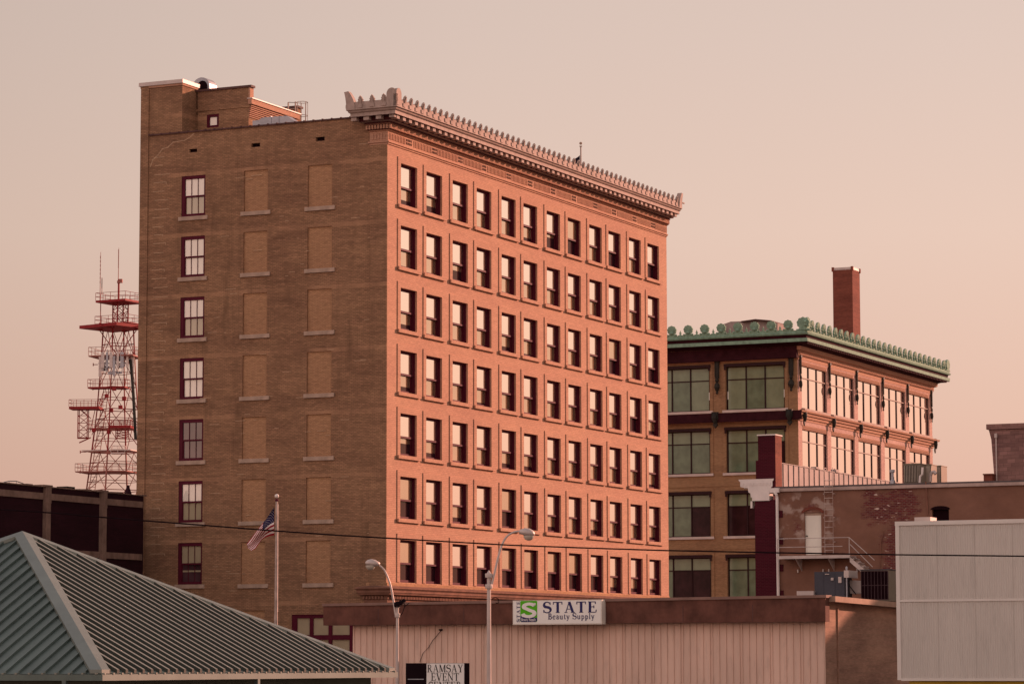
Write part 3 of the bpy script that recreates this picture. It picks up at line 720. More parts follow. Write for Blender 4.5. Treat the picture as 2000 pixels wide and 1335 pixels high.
mb = MB(); mb.extr([(-.24, 0), (.24, 0), (.20, .07), (.07, .09), (.05, .18), (.13, .22), (.06, .27), (.04, .34), (0, .46), (-.04, .34), (-.06, .27), (-.13, .22), (-.05, .18), (-.07, .09), (-.20, .07)], (0, 0, 0), (1, 0, 0), (0, 0, 1), (0, 1, 0), .07)
fiY = mb.mesh('finial', M_['copper_tan']); fiX = fiY.copy(); fiX.transform(Matrix.Rotation(R_(90), 4, 'Z')); fiX.materials[0] = M_['copper']
for i in range(17):
    y = .30+1.425*i; link('antefix', shX, cn, (-1.2, y, 26.14+H)); link('finial', fiX, cn, (-1.2, y+.71, 26.16+H))
for i in range(26):
    x = -.05+1.425*i; link('antefix', shY, cn, (x, -1.2, 26.14+H)); link('finial', fiY, cn, (x+.71, -1.2, 26.16+H))
mb = MB(); sh2 = [(a*1.35, b*1.25) for a, b in sh]
mb.extr(sh2, (-1.2, -.95, 26.1), (0, 1, 0), (0, 0, 1), (1, 0, 0), .2); mb.extr(sh2, (-.95, -1.2, 26.1), (1, 0, 0), (0, 0, 1), (0, 1, 0), .2)
mb.build('acroterion', M_['copper'], cn); mb = MB(); mb.extr(sh2, (L2+1.0, -1.2, 26.1), (1, 0, 0), (0, 0, 1), (0, 1, 0), .2)
mb.build('acroterion', M_['copper'], cn)
# hanging iron ornaments on the piers
def drop_mesh(L):
    f = MB(); f.extr([(-.24, 0), (.24, 0), (.18, -.5), (.15, -L*.55), (-.15, -L*.55), (-.18, -.5)], (0, -.12, 0), (1, 0, 0), (0, 0, 1), (0, 1, 0), .16)
    f.lathe([(0, -L*.52), (.13, -L*.56), (.16, -L*.62), (.08, -L*.66), (.2, -L*.72), (.24, -L*.80), (.14, -L*.88), (.06, -L*.92), (.12, -L*.96), (0, -L)], (0, -.16, 0), 10)
    f.box(-.3, .3, -.32, -.02, -.16, .16)
    for sx in (-.14, .14): f.tube((sx, -.22, -.1), (sx, -.22, -L*.5), .04, 6)
    return f.mesh('pendant_ornament', M_['iron'])
def boss_mesh():
    f = MB(); f.box(-.26, .26, -.3, 0, -.1, .5); f.lathe([(0, -.45), (.1, -.4), (.16, -.2), (.22, .0), (.2, .2), (.14, .35), (0, .45)], (0, -.3, 0), 10)
    f.extr([(-.2, .0), (.2, .0), (.14, -.35), (.2, -.5), (0, -.75), (-.2, -.5), (-.14, -.35)], (0, -.1, -.05), (1, 0, 0), (0, 0, 1), (0, 1, 0), .18)
    return f.mesh('pier_boss', M_['iron'])
dY = drop_mesh(2.9); dX = dY.copy(); dX.transform(Matrix.Rotation(R_(-90), 4, 'Z')); dY.transform(Matrix.Diagonal((.55, .6, 1, 1))); bY = boss_mesh(); bX = bY.copy(); bX.transform(Matrix.Rotation(R_(-90), 4, 'Z')); bY.transform(Matrix.Diagonal((.7, .6, 1, 1)))
PX = [.42, 7.5, 14.45, 21.5, 28.52, 35.5]; PY = [.5, 6.83, 13.2, 19.6]
for x in PX: link('pendant_ornament', dY, store, (x, -.02, 24.3+H)); link('pier_boss', bY, store, (x, -.3, 19.45+H))
for y in PY: link('pendant_ornament', dX, store, (-.02, y, 24.3+H)); link('pier_boss', bX, store, (-.5, y, 19.45+H))
# roof top things on it
rb = thing('roof_housing', F2.O, TH, 'grey stepped plant housing behind the green shell cresting', 'roof housing')
mb = MB(); a = [F2.onx(px, py, 8.) for px, py in [(1412, 636), (1432, 629), (1450, 628.5), (1478, 624.5), (1507, 627), (1523, 632), (1523, 660), (1412, 660)]]
mb.extr(a, (8.7, 0, 0), (0, 1, 0), (0, 0, 1), (1, 0, 0), 2.5); mb.build('housing_wall', plain('weathered_grey_board', (.30, .23, .21), .8, var=.25), rb)
mb = MB(); a = [F2.onx(px, py, 7.4) for px, py in [(1450, 629.5), (1450, 627.5), (1478, 623.5), (1509, 626), (1509, 628), (1478, 625.5)]]
mb.extr(a, (8.6, 0, 0), (0, 1, 0), (0, 0, 1), (1, 0, 0), 3.1); mb.build('roof', M_['coping'], rb)
# chimney
dch = ray(1665, 560); FC = Frame((dch.x*262/dch.y, 262))
ch = thing('brick_chimney', FC.O, TH, 'tall square red brick chimney rising behind the green crested cornice', 'chimney')
M_['redbrick'] = brickmat('red_brick', (.19, .05, .033), var=.2, streak=.2, mortar=(.17, .07, .05))
mb = MB(); mb.box(0, 2.02, 0, 1.8, -H, 34.05); mb.build('stack', M_['redbrick'], ch)
mb = MB(); mb.box(-.02, 2.04, -.02, 1.82, 34.06, 34.28); mb.m = 1
for x in (-.08, 1.9): 
    for y in (-.08, 1.68): mb.box(x, x+.2, y, y+.2, 33.95, 34.33)
mb.build('chimney_cap', [M_['metal_cap'], M_['redbrick']], ch)
# ================================================================== brown rendered building on the right
O3 = (12.31706, 152.6); F3 = Frame(O3)
rend = thing('rendered_building', O3, TH, 'long brown rendered building with patches of bare red brick and a white corner cornice', 'building')
g = NG('patched_brown_render'); co, u, z = g.wallco(); oc = g.tc.outputs['Object']
def boxmask(y0, y1, z0, z1, s, w):
    a = g.math('MULTIPLY', g.rng(u, y0-s, y0+s), g.rng(u, y1-s, y1+s, 1, 0)); b = g.math('MULTIPLY', g.rng(z, H+z0-s, H+z0+s), g.rng(z, H+z1-s, H+z1+s, 1, 0))
    return g.math('MULTIPLY', g.math('MULTIPLY', a, b), w)
base = g.mix(g.rng(g.noise(co, .6, 6, .65), .3, .7), (.17, .085, .058), (.245, .125, .088))
base = g.mix(g.math('MULTIPLY', g.rng(g.noise(co, 2.2, 5, .7, (.5, 1.2, 1)), .45, .75), .45), base, (.16, .085, .065))
bcol, bf = g.brick(co, (.15, .022, .025), (.085, .014, .018), (.15, .075, .065), .24, .085, .02)
fleck = g.math('GREATER_THAN', g.noise(co, 4.5, 2, .5, (.5, 1.6, 1)), .665); bcol = g.mix(fleck, bcol, (.55, .42, .36))
m1 = g.math('MAXIMUM', g.math('MAXIMUM', boxmask(-8.7, -5.55, 6.75, 8.6, .5, 1.), boxmask(-9.2, -6.55, 3.6, 6.9, .6, 1.)), boxmask(-2.55, -1.85, 6.5, 7.2, .3, .85))
m1 = g.math('MAXIMUM', m1, boxmask(-3.6, -2.2, 7.35, 8.2, .5, .62))
edge = g.noise(co, 1.6, 6, .7, (.7, 1.5, 1)); mk = g.math('MULTIPLY', g.rng(g.math('ADD', m1, g.rng(edge, .25, .75, -.55, .55)), .5, .8), g.rng(g.noise(co, 5., 3, .6, (.6, 1.6, 1)), .34, .5))
m2 = boxmask(-4.3, -1.15, 6.0, 8.4, .4, 1.); pn = g.noise(co, 1.35, 3, .55); pm = g.rng(g.math('MULTIPLY', m2, g.rng(pn, .46, .60)), .25, .9)
base = g.mix(g.math('MULTIPLY', pm, .62), base, (.46, .36, .31))
col = g.mix(mk, base, bcol)
M_['render'] = g.finish(col, .92, 0, bf, .2, -.006, .1)
M_['render'].name = 'patched_brown_render'
M_['darkred'] = brickmat('dark_red_painted_brick', (.055, .004, .011), spread=.1, var=.12, streak=.12, mortar=(.07, .014, .02))
M_['white_paint'] = plain('white_cornice_paint', (.72, .64, .60), .7, var=.1)
mb = MB()
arch = lambda y0, y1, z0, z1: (y0, y1, z0, z1)
door = (-3.45, -2.57, 5.30, 7.42, .22); win = (-10.06, -9.2, 6.0, 7.42, .35)
holed(mb, [door, win], -30., -1.08, -H, 8.50, fx)
mb.face([(0, -1.08, 8.5), (0, -30, 8.5), (34, -30, 8.5), (34, -1.08, 8.5)])
mb.face([(34, -30, -H), (34, 0, -H), (34, 0, 8.5), (34, -30, 8.5)]); mb.face([(0, -30, -H), (34, -30, -H), (34, -30, 8.5), (0, -30, 8.5)])
mb.build('side_wall', M_['render'], rend)
mb = MB(); mb.box(-.07, .75, -1.08, .05, -H, 8.1); mb.box(.0, 34, -.35, .0, -H, 10.1)
for z in (-1, .4, 1.8, 3.2, 4.5, 5.85, 7.2): mb.box(-.05, -.003, -1.42, -1.081, z, z+.35)
fw = mb.build('front_wall', M_['darkred'], rend)
mb = MB(); mb.box(-.05, .9, -1.07, -.15, 8.6, 11.35); mb.m = 1; mb.box(-.045, .896, -1.078, -1.071, 8.62, 11.34); mb.build('corner_pier', [M_['darkred'], M_['redbrick']], rend)  # lighter plate on the sun side: lit and shaded faces set by colour
mb = MB(); mb.box(-.09, .94, -1.11, -.11, 11.35, 11.41); mb.build('pier_cap', M_['white_paint'], rend)
# white cornice seen in profile
mb = MB()
prof = [(-.76, 8.06), (.17, 8.06), (.17, 8.22), (.24, 8.26), (.26, 8.45), (.36, 8.5), (.40, 8.72), (.72, 8.76), (.80, 8.80), (.80, 9.04), (.86, 9.08), (.90, 9.16), (-1.0, 9.16), (-.98, 9.08), (-.92, 9.04), (-.92, 8.78), (-.84, 8.72), (-.80, 8.5), (-.76, 8.4)]
mb.extr(prof, (.15, 0, 0), (0, 1, 0), (0, 0, 1), (1, 0, 0), .55)
mb.box(.42, 34, 0.003, .8, 8.72, 9.1); mb.box(.42, 34, .003, .25, 8.3, 8.719)
for i in range(9): mb.box(-.15, -.127, -.82+i*.18, -.74+i*.18, 8.84, 8.98)
mb.box(-.1, .2, .17, .27, 7.7, 8.055)
mb.build('front_cornice', M_['white_paint'], rend)
# roof edge band and gutter
mb = MB(); mb.box(-.12, .3, -30, -.92, 8.5, 8.66); mb.m = 1; mb.box(-.05, .4, -30, -1.0, 8.66, 8.75); mb.build('roof_edge', [plain('worn_fascia_board', (.42, .31, .27), .8, var=.25), M_['roofing']], rend)
mb = MB(); mb.path([(-.2, -1.02, 8.52), (-.2, -1.16, 8.35), (-.13, -1.17, 8.2), (-.13, -1.19, -H+.2)], .075, 8); mb.box(-.25, .0, -1.3, -.85, 8.45, 8.68)
mb.build('downpipe', M_['white_paint'], rend)
# metal clad back of the street parapet, catching the sun
M_['clad'] = plain('dull_pink_sheet_metal', (.24, .20, .19), .6, .1, var=.2)
mb = MB(); x = .2; random.seed(2)
while x < 23.0:
    w = .8; mb.box(x+.012, x+w-.012, -.52, -.36, 8.5, 10.12+random.uniform(-.03, .03)); mb.box(x-.04, x+.04, -.56, -.5, 8.5, 10.13); 
    if random.random() < .3: mb.box(x+.1, x+.6, -.60, -.3, 10.1, 10.12+random.uniform(.08, .25))
    x += w
mb.box(.1, 23, -.55, -.05, 10.08, 10.12)
mb.build('parapet_cladding', M_['clad'], rend)
# door, window, iron ladder
mb = MB(); mb.box(.12, .17, -3.447, -2.573, 5.303, 7.28)
d = mb.build('door', plain('cream_door_paint', (.76, .72, .63), .6, var=.05), rend)
mb = MB(); mb.tube((.06, -2.66, 6.25), (.12, -2.66, 6.25), .035, 8); mb.build('handle', M_['iron'], d)
mb = MB(); ar = [(-3.47+.46+.46*math.cos(a), 7.40+.17*math.sin(a)) for a in [i*math.pi/10 for i in range(11)]]
ar2 = [(-3.01+.60*math.cos(a), 7.40+.30*math.sin(a)) for a in [i*math.pi/10 for i in range(10, -1, -1)]]
mb.extr(ar+ar2, (-.02, 0, 0), (0, 1, 0), (0, 0, 1), (1, 0, 0), .05); mb.build('brick_arch', M_['redbrick'], rend)
mb = MB(); mb.box(.10, .18, -3.447, -2.573, 7.28, 7.417); mb.build('door_head', M_['stone'], rend)
mb = MB(); mb.box(.2, .25, -10.057, -9.203, 6.0, 7.417); wn_ = mb.build('arched_window', M_['void'], rend)
mb = MB(); a3 = [(-9.63+.50*math.cos(a), 7.42+.17*math.sin(a)) for a in [i*math.pi/10 for i in range(11)]]; mb.extr(a3, (-.01, 0, 0), (0, 1, 0), (0, 0, 1), (1, 0, 0), .04); mb.build('window_head', M_['void'], rend)
mb = MB()
for y in (-3.70, -4.14): mb.path([(-.2, y, 5.3), (-.2, y, 9.5), (-.12, y, 9.62), (.1, y, 9.62), (.2, y, 9.5)], .018, 5)
for k in range(13): mb.tube((-.2, -3.70, 5.5+k*.29), (-.2, -4.14, 5.5+k*.29), .016, 5)
for z in (5.9, 7.12, 8.3):
    for y in (-3.66, -4.2): mb.box(-.22, 0, y-.02, y+.02, z, z+.04)
mb.build('wall_ladder', plain('dull_grey_steel', (.48, .38, .34), .6, .3), rend)
# balcony and stair
M_['rail'] = plain('pale_steel_rail', (.50, .42, .39), .55, .2)
mb = MB(); mb.box(-1.05, -.003, -5.27, -1.5, 5.12, 5.20); mb.box(-1.09, -1.051, -5.30, -1.48, 5.08, 5.23)
bal = mb.build('landing', M_['rail'], rend)
mb = MB()
for y in (-1.5, -5.26): mb.tube((-1.05, y, 5.2), (-1.05, y, 6.10), .022, 6)
mb.tube((-1.05, -1.5, 6.09), (-1.05, -5.26, 6.09), .02, 6); mb.tube((-1.05, -1.5, 5.66), (-1.05, -4.9, 5.66), .018, 6)
mb.tube((-1.05, -1.5, 6.09), (0, -1.5, 6.09), .02, 6)
mb.tube((-1.05, -5.26, 6.09), (-1.05, -6.55, 4.95), .02, 6); mb.tube((-1.05, -5.30, 5.75), (-1.05, -6.45, 4.62), .02, 6)
mb.build('railing', M_['rail'], bal)
mb = MB()
for k in range(5): mb.box(-1.0, -.15, -5.5-.24*k, -5.28-.24*k, 5.02-.2*k, 5.06-.2*k)
for x in (-1.04, -.12): mb.extr([(0, 0), (0, -.26), (-1.3, -1.38), (-1.3, -1.12)], (x, -5.28, 5.14), (0, 1, 0), (0, 0, 1), (1, 0, 0), .05)
mb.build('stair_flight', M_['rail'], bal)
for y in (-2.4, -4.1): mb = MB(); mb.extr([(0, 0), (-.95, 0), (0, -.6)], (0-.003, y, 5.1), (1, 0, 0), (0, 0, 1), (0, 1, 0), .05); mb.build('bracket', M_['rail'], bal)
for y in (-2.22, -3.55, -3.85, -5.32): mb = MB(); mb.box(-.12, -.003, y-.03, y+.03, 4.42, 4.58); mb.build('bracket_bolt', M_['rail'], rend)
mb = MB(); pts = [F3.onx(px, py, -.06) for px, py in [(1726, 1035), (1724, 1045), (1720, 1057), (1719, 1110)]]; mb.path([(-.06, a, b) for a, b in pts], .02, 5)
pts = [F3.onx(px, py, -.06) for px, py in [(1808, 940), (1810, 965), (1812, 1005)]]; mb.path([(-.06, a, b) for a, b in pts], .035, 6)
mb.build('conduit', plain('rusty_conduit', (.22, .10, .07), .7), rend)
# roof gear on it: three condensers, flue
M_['cond'] = plain('tan_unit_casing', (.20, .17, .13), .6, .1, var=.1)
def condenser(px0, px1, pyt, x0, label, w=1.0):
    ya, zt = F3.onx(px0, pyt, x0); yb, _ = F3.onx(px1, pyt, x0)
    t = thing('condenser_unit', F3.O, TH, label, 'air conditioner', 'condensers on the brown roof')
    mb = MB(); mb.box(x0, x0+w, yb, ya, 8.75, zt-.04); mb.box(x0-.02, x0+w+.02, yb-.02, ya+.02, zt-.04, zt); mb.build('casing', M_['cond'], t)
    mb = MB(); n = 10
    for i in range(n): yy = yb+.06+(ya-yb-.12)*i/(n-1); mb.box(x0-.03, x0-.003, yy-.018, yy+.018, 8.85, zt-.1)
    mb.build('coil_guard', plain('pale_guard_bars', (.36, .31, .25), .5, .1), t)
    mb = MB(); mb.box(x0-.02, x0-.003, yb+.04, ya-.04, 8.84, zt-.09); mb.build('coil', M_['void'], t)
condenser(1765, 1797, 905, .7, 'largest and nearest tan condenser on the brown roof edge')
condenser(1802.5, 1818, 906, 2.1, 'middle tan condenser between two others on the brown roof')
condenser(1825, 1838, 908.5, 3.4, 'rearmost narrow tan condenser of the three on the brown roof')
t = thing('flue_pipe', F3.O, TH, 'short capped grey flue standing left of the roof condensers', 'vent')
ya, zt = F3.onx(1743, 917, .9)
mb = MB(); mb.lathe([(0, 8.7), (.14, 8.7), (.13, 8.95), (.085, 9.0), (.085, zt-.12), (.15, zt-.12), (.15, zt), (0, zt+.02)], (.9, ya, 0), 12); mb.build('flue', M_['galv'], t, smooth=False)
t = thing('duct_elbow', F3.O, TH, 'bent silver pipe between the two rear roof condensers', 'pipe')
a = [F3.onx(px, py, 1.3) for px, py in [(1817, 940), (1817, 928), (1820, 922), (1824, 921), (1828, 925)]]
mb = MB(); mb.path([(1.3, y, z) for y, z in a], .09, 8); mb.build('elbow', M_['metal_cap'], t)
t = thing('duct_elbow', F3.O, TH, 'white insulated pipe in front of the largest roof condenser', 'pipe')
a = [F3.onx(px, py, .5) for px, py in [(1796, 942), (1797, 930), (1801, 926), (1802, 912)]]
mb = MB(); mb.path([(.5, y, z) for y, z in a], .06, 8); mb.build('elbow', M_['white_paint'], t)
# block work stair head at the far right
F4O = F3.O + F3.A*3.0; 
t = thing('block_penthouse', F4O, TH, 'brown blockwork penthouse with a ledge, standing on the roof at the right edge', 'building')
F4 = Frame(F4O); yl, zt = F4.onx(1941, 838, 0); 
M_['block'] = brickmat('brown_blockwork', (.225, .125, .11), spread=.2, var=.2, streak=.25, rh=.2, bw=.4, mortar=(.15, .085, .075), ms=.01)
mb = MB(); mb.extr([(yl, 8.4), (yl+.04, 9.4), (yl+.14, zt-.5), (yl+.26, zt-.02), (yl-8, zt-.02), (yl-8, 8.4)], (2, 0, 0), (0, 1, 0), (0, 0, 1), (1, 0, 0), 4); mb.build('wall', M_['block'], t)
mb = MB(); mb.box(-.1, 4.1, yl-8, yl+.36, zt, zt+.26); mb.build('ledge', M_['block'], t)
ya, za = F4.onx(1945, 850, -.1)
mb = MB(); mb.tube((-.08, ya, 8.6), (-.08, ya, za-.1), .035, 6); mb.box(-.16, -.02, ya-.06, ya+.06, za-.12, za+.1); mb.build('drain_pipe', M_['metal_cap'], t)
t = thing('roof_parcel', F3.O, TH, 'small rusty brick stub left of the blockwork penthouse', 'roof stub'); a, b = F3.onx(1921, 927, 2.5); c, _ = F3.onx(1938, 925, 2.5)
mb = MB(); mb.box(2.5, 3.2, c, a, 8.5, b); mb.box(2.45, 3.25, c-.02, a+.03, b, b+.06); mb.build('stub', M_['redbrick'], t)
t = thing('roof_vent', F3.O, TH, 'pale sheet metal strip lying before the arched window', 'flashing')
# ================================================================== metal sided shop
dd = ray(1611, 1200); O5 = (dd.x*108/dd.y, 108.); F5 = Frame(O5)
shop = thing('metal_sided_shop', O5, TH, 'low pink ribbed metal shop with a dark brown fascia across the foreground', 'shop')
yl = F5.onx(689, 1280, 0)[0]; yf = F5.onx(631.5, 1200, -.45)[0]; yr = F5.onx(1612, 1190, -.45)[0]
zt_r = F5.onx(1610, 1163, -.45)[1]; zt_l = F5.onx(632, 1180, -.45)[1]; zb = F5.onx(1610, 1213, -.45)[1]
M_['panel'] = plain('faded_pink_panel', (.70, .49, .395), .65, .05, var=.12, scale=.8, mp=(1, 1, .3), dirt=.3)
M_['fascia'] = plain('dark_brown_fascia', (.125, .052, .038), .85, var=.35, scale=1.6, dirt=.3)
mb = MB(); mb.box(0, 12, 0, yl, -H, zb+.3)
mb.build('front_wall', M_['panel'], shop)
mb = MB(); y = .06; k = 0
while y < yl-.05:
    mb.extr([(-.022, 0), (.022, 0), (.012, .035), (-.012, .035)], (-.003, y, (zb-H)/2+.0), (0, 1, 0), (-1, 0, 0), (0, 0, 1), zb+H-.02); k += 1
    if k % 4 == 0: y += .10; mb.extr([(-.022, 0), (.022, 0), (.012, .035), (-.012, .035)], (-.003, y, (zb-H)/2), (0, 1, 0), (-1, 0, 0), (0, 0, 1), zb+H-.02)
    y += .262
mb.build('panel_ribs', M_['panel'], shop)
mb = MB(); b = len(mb.v)
def wedge(mb, x0, x1, ya, yb, z0, za, zb_):
    P = [(x0, ya, z0), (x1, ya, z0), (x1, yb, z0), (x0, yb, z0), (x0, ya, za), (x1, ya, za), (x1, yb, zb_), (x0, yb, zb_)]; b = len(mb.v); mb.v += P
    for q in ((0,3,2,1),(4,5,6,7),(0,1,5,4),(1,2,6,5),(2,3,7,6),(3,0,4,7)): mb.f.append(tuple(b+i for i in q)); mb.mi.append(mb.m)
wedge(mb, -.45, -.003, yr, yf, zb, zt_r-.06, zt_l-.06)
mb.m = 1; 
seams = [F5.onx(px, 1200, -.45)[0] for px in (739, 906, 1066, 1184, 1334, 1470)]
for s_ in seams: mb.box(-.457, -.451, s_-.012, s_+.012, zb+.01, zb+.62)
mb.build('fascia', [M_['fascia'], M_['coping']], shop)
mb = MB(); wedge(mb, -.50, .1, yr-.05, yf+.03, zt_r-.055, zt_r+.02, zt_l+.02) if False else None
P = [(-.5, yr-.05, zt_r-.06), (.1, yr-.05, zt_r-.06), (.1, yf+.03, zt_l-.06), (-.5, yf+.03, zt_l-.06)]
b = len(mb.v); mb.v += P+[(x, y, z+.1) for x, y, z in P]
for q in ((0,3,2,1),(4,5,6,7),(0,1,5,4),(1,2,6,5),(2,3,7,6),(3,0,4,7)): mb.f.append(tuple(b+i for i in q)); mb.mi.append(0)
mb.build('fascia_cap', plain('brown_cap_strip', (.22, .13, .105), .7, var=.2), shop)
mb = MB(); mb.face([(.1, 0, 2.15), (26, 0, 2.05), (26, yl, 2.05), (.1, yl, 2.15)]); mb.build('roof', M_['roofing'], shop)
M_['cinder'] = brickmat('tan_painted_block', (.30, .175, .125), spread=.05, var=.3, streak=.2, rh=.2, bw=.4, mortar=(.27, .175, .12), ms=.008)
zs = [F5.ony(px, py, 0)[1] for px, py in ((1613, 1168), (1750, 1181))]; xs = F5.ony(1750, 1181, 0)[0]; sl_ = (zs[1]-zs[0])/xs
mb = MB(); mb.face([(0, -.003, -H), (26, -.003, -H), (26, -.003, zs[0]+26*sl_-.1), (0, -.003, zs[0]-.1)]); mb.face([(26, 0, -H), (26, yl, -H), (26, yl, 2), (26, 0, 2)])
x8 = F5.ony(1635, 1250, 0)[0]; mb.box(x8-.05, x8+.05, -.06, -.006, -H, zs[0]-.3)
mb.build('block_side_wall', M_['cinder'], shop)
mb = MB(); b = 0
P = [(-.05, -.42, zs[0]-.12), (26, -.42, zs[0]+26*sl_-.12), (26, .1, zs[0]+26*sl_-.12), (-.05, .1, zs[0]-.12)]; mb.v += P+[(x, y, z+.2) for x, y, z in P]
for q in ((0,3,2,1),(4,5,6,7),(0,1,5,4),(1,2,6,5),(2,3,7,6),(3,0,4,7)): mb.f.append(tuple(b+i for i in q)); mb.mi.append(0)
mb.build('side_eave', plain('tan_eave_board', (.34, .22, .16), .8, var=.2), shop)
mb = MB(); mb.path([(-.06, *F5.onx(px, py, -.06)) for px, py in [(820, 1292), (826, 1275), (838, 1262), (845, 1250), (862, 1230)]], .012, 4); mb.box(-.1, -.02, *(lambda q: (q[0]-.06, q[0]+.06, q[1]-.03, q[1]+.03))(F5.onx(862, 1229, 0)))
mb.build('loose_cable', M_['black'], shop)

# ------------------------------------------------------------------ drawn serif lettering
def arc(cx, cy, rx, ry, a0, a1, n=12): return [(cx+rx*math.cos(R_(a0+(a1-a0)*i/n)), cy+ry*math.sin(R_(a0+(a1-a0)*i/n))) for i in range(n+1)]
TK, TN, SF = .17, .055, .05
G = {  # strokes: (points, width); advance width
 'S': ([(arc(.33, .74, .25, .24, 20, 230, 14)+[(.33, .52)]+arc(.33, .27, .28, .25, 60, -160, 14), 'S'), ([(.57, .72), (.57, .97)], TN), ([(.06, .02), (.06, .28)], TN)], .68),
 'T': ([([(.38, .03), (.38, .95)], TK), ([(.02, .965), (.74, .965)], .065), ([(.035, .97), (.035, .76)], TN), ([(.725, .97), (.725, .76)], TN), ([(.22, .025), (.54, .025)], SF)], .78),
 'A': ([([(.13, .03), (.40, .97)], TN), ([(.40, .99), (.70, .03)], TK), ([(.20, .33), (.58, .33)], TN), ([(.02, .025), (.26, .025)], SF), ([(.54, .025), (.86, .025)], SF)], .86),
 'E': ([([(.18, .03), (.18, .97)], TK), ([(.04, .97), (.62, .97)], .06), ([(.61, .97), (.61, .78)], TN), ([(.2, .52), (.5, .52)], TN), ([(.49, .64), (.49, .40)], TN), ([(.04, .03), (.64, .03)], .06), ([(.655, .03), (.68, .26)], TN)], .74),
 'R': ([([(.18, .03), (.18, .97)], TK), ([(.04, .97), (.3, .97)], TN), (arc(.32, .735, .24, .225, 88, -88, 12), .11), ([(.2, .51), (.36, .51)], TN), ([(.36, .5), (.66, .03)], TK*.9), ([(.04, .025), (.34, .025)], SF), ([(.56, .025), (.80, .025)], SF)], .80),
 'M': ([([(.13, .03), (.13, .97)], TN), ([(.15, .97), (.47, .05)], TK), ([(.47, .05), (.80, .97)], TN), ([(.83, .97), (.83, .03)], TK), ([(.02, .025), (.25, .025)], SF), ([(.68, .025), (.97, .025)], SF), ([(.02, .975), (.18, .975)], SF), ([(.8, .975), (.97, .975)], SF)], 1.0),
 'Y': ([([(.14, .97), (.42, .47)], TK), ([(.42, .45), (.68, .97)], TN), ([(.42, .47), (.42, .03)], TK), ([(.0, .975), (.30, .975)], SF), ([(.56, .975), (.82, .975)], SF), ([(.26, .025), (.58, .025)], SF)], .80),
 'V': ([([(.12, .97), (.42, .03)], TK), ([(.42, .03), (.70, .97)], TN), ([(.0, .975), (.28, .975)], SF), ([(.58, .975), (.84, .975)], SF)], .82),
 'N': ([([(.12, .03), (.12, .97)], TN), ([(.13, .97), (.70, .05)], TK), ([(.71, .03), (.71, .97)], TN), ([(.02, .025), (.24, .025)], SF), ([(.0, .975), (.18, .975)], SF), ([(.59, .975), (.83, .975)], SF)], .86),
 'C': ([(arc(.42, .5, .34, .46, 50, 310, 20), .12), ([(.66, .68), (.66, .95)], TN)], .76),
 'B': ([([(.18, .03), (.18, .97)], TK), ([(.04, .97), (.32, .97)], TN), (arc(.32, .75, .20, .215, 88, -88, 10), .12), ([(.2, .53), (.34, .53)], TN), (arc(.34, .28, .25, .25, 88, -88, 10), .13), ([(.04, .03), (.34, .03)], TN)], .68),
 'e': ([(arc(.27, .32, .20, .29, 20, 320, 16), .10), ([(.08, .36), (.46, .38)], TN)], .52),
 'a': ([([(.10, .5)]+arc(.22, .47, .14, .14, 140, 0, 8)+[(.36, .12), (.46, .04)], .11), (arc(.22, .18, .14, .15, 60, 350, 10), .09)], .50),
 'u': ([([(.13, .6), (.13, .2)]+arc(.27, .18, .14, .15, 180, 330, 6), .11), ([(.44, .61), (.44, .04)], .12), ([(.02, .60), (.16, .60)], TN), ([(.33, .60), (.46, .60)], TN), ([(.44, .03), (.56, .04)], TN)], .60),
 't': ([([(.17, .78), (.17, .16), (.24, .05), (.36, .08)], .11), ([(.04, .59), (.36, .59)], TN)], .38),
 'y': ([([(.10, .6), (.28, .06)], .12), ([(.46, .6), (.22, -.22), (.08, -.24)], .07), ([(.0, .60), (.2, .60)], TN), ([(.36, .60), (.54, .60)], TN)], .54),
 'p': ([([(.13, .6), (.13, -.26)], .12), (arc(.29, .30, .17, .28, 150, -150, 12), .10), ([(.02, .60), (.14, .60)], TN), ([(.02, -.26), (.26, -.26)], TN)], .56),
 'l': ([([(.14, .98), (.14, .04)], .12), ([(.03, .97), (.15, .97)], TN), ([(.03, .025), (.26, .025)], SF)], .30),
 ' ': ([], .34)}
def letters(mb, text, o, ex, ez, en, h, width=None, track=.04, bold=1.):
    """text laid from o along ex (up = ez), proud along en"""
    adv = sum(G[c][1]+track for c in text)-track; sx = h if width is None else width/adv
    o, ex, ez, en = map(Vector, (o, ex, ez, en)); x = 0; q = 0
    for c in text:
        for pts, w in G[c][0]:
            n = len(pts)-1
            for i in range(n):
                a, b = Vector((pts[i][0]+x, pts[i][1])), Vector((pts[i+1][0]+x, pts[i+1][1])); d = b-a
                if d.length < 1e-5: continue
                d.normalize(); nn = Vector((-d.y, d.x)); s = i/max(n-1, 1)
                ww = ((.07+.13*math.exp(-((s-.5)/.22)**2)) if w == 'S' else w)*bold; e = d*(ww*.18 if n > 1 else 0)
                P = [a-nn*ww/2-e, b-nn*ww/2+e, b+nn*ww/2+e, a+nn*ww/2-e]; t = .006+.0006*(q % 9); q += 1
                base = len(mb.v)
                for k in (0.0, t):
                    for p in P: mb.v.append(tuple(o+ex*(p.x*sx)+ez*(p.y*h)+en*k))
                for f in ((0,3,2,1),(4,5,6,7),(0,1,5,4),(1,2,6,5),(2,3,7,6),(3,0,4,7)): mb.f.append(tuple(base+i for i in f)); mb.mi.append(mb.m)
        x += G[c][1]+track
    return mb
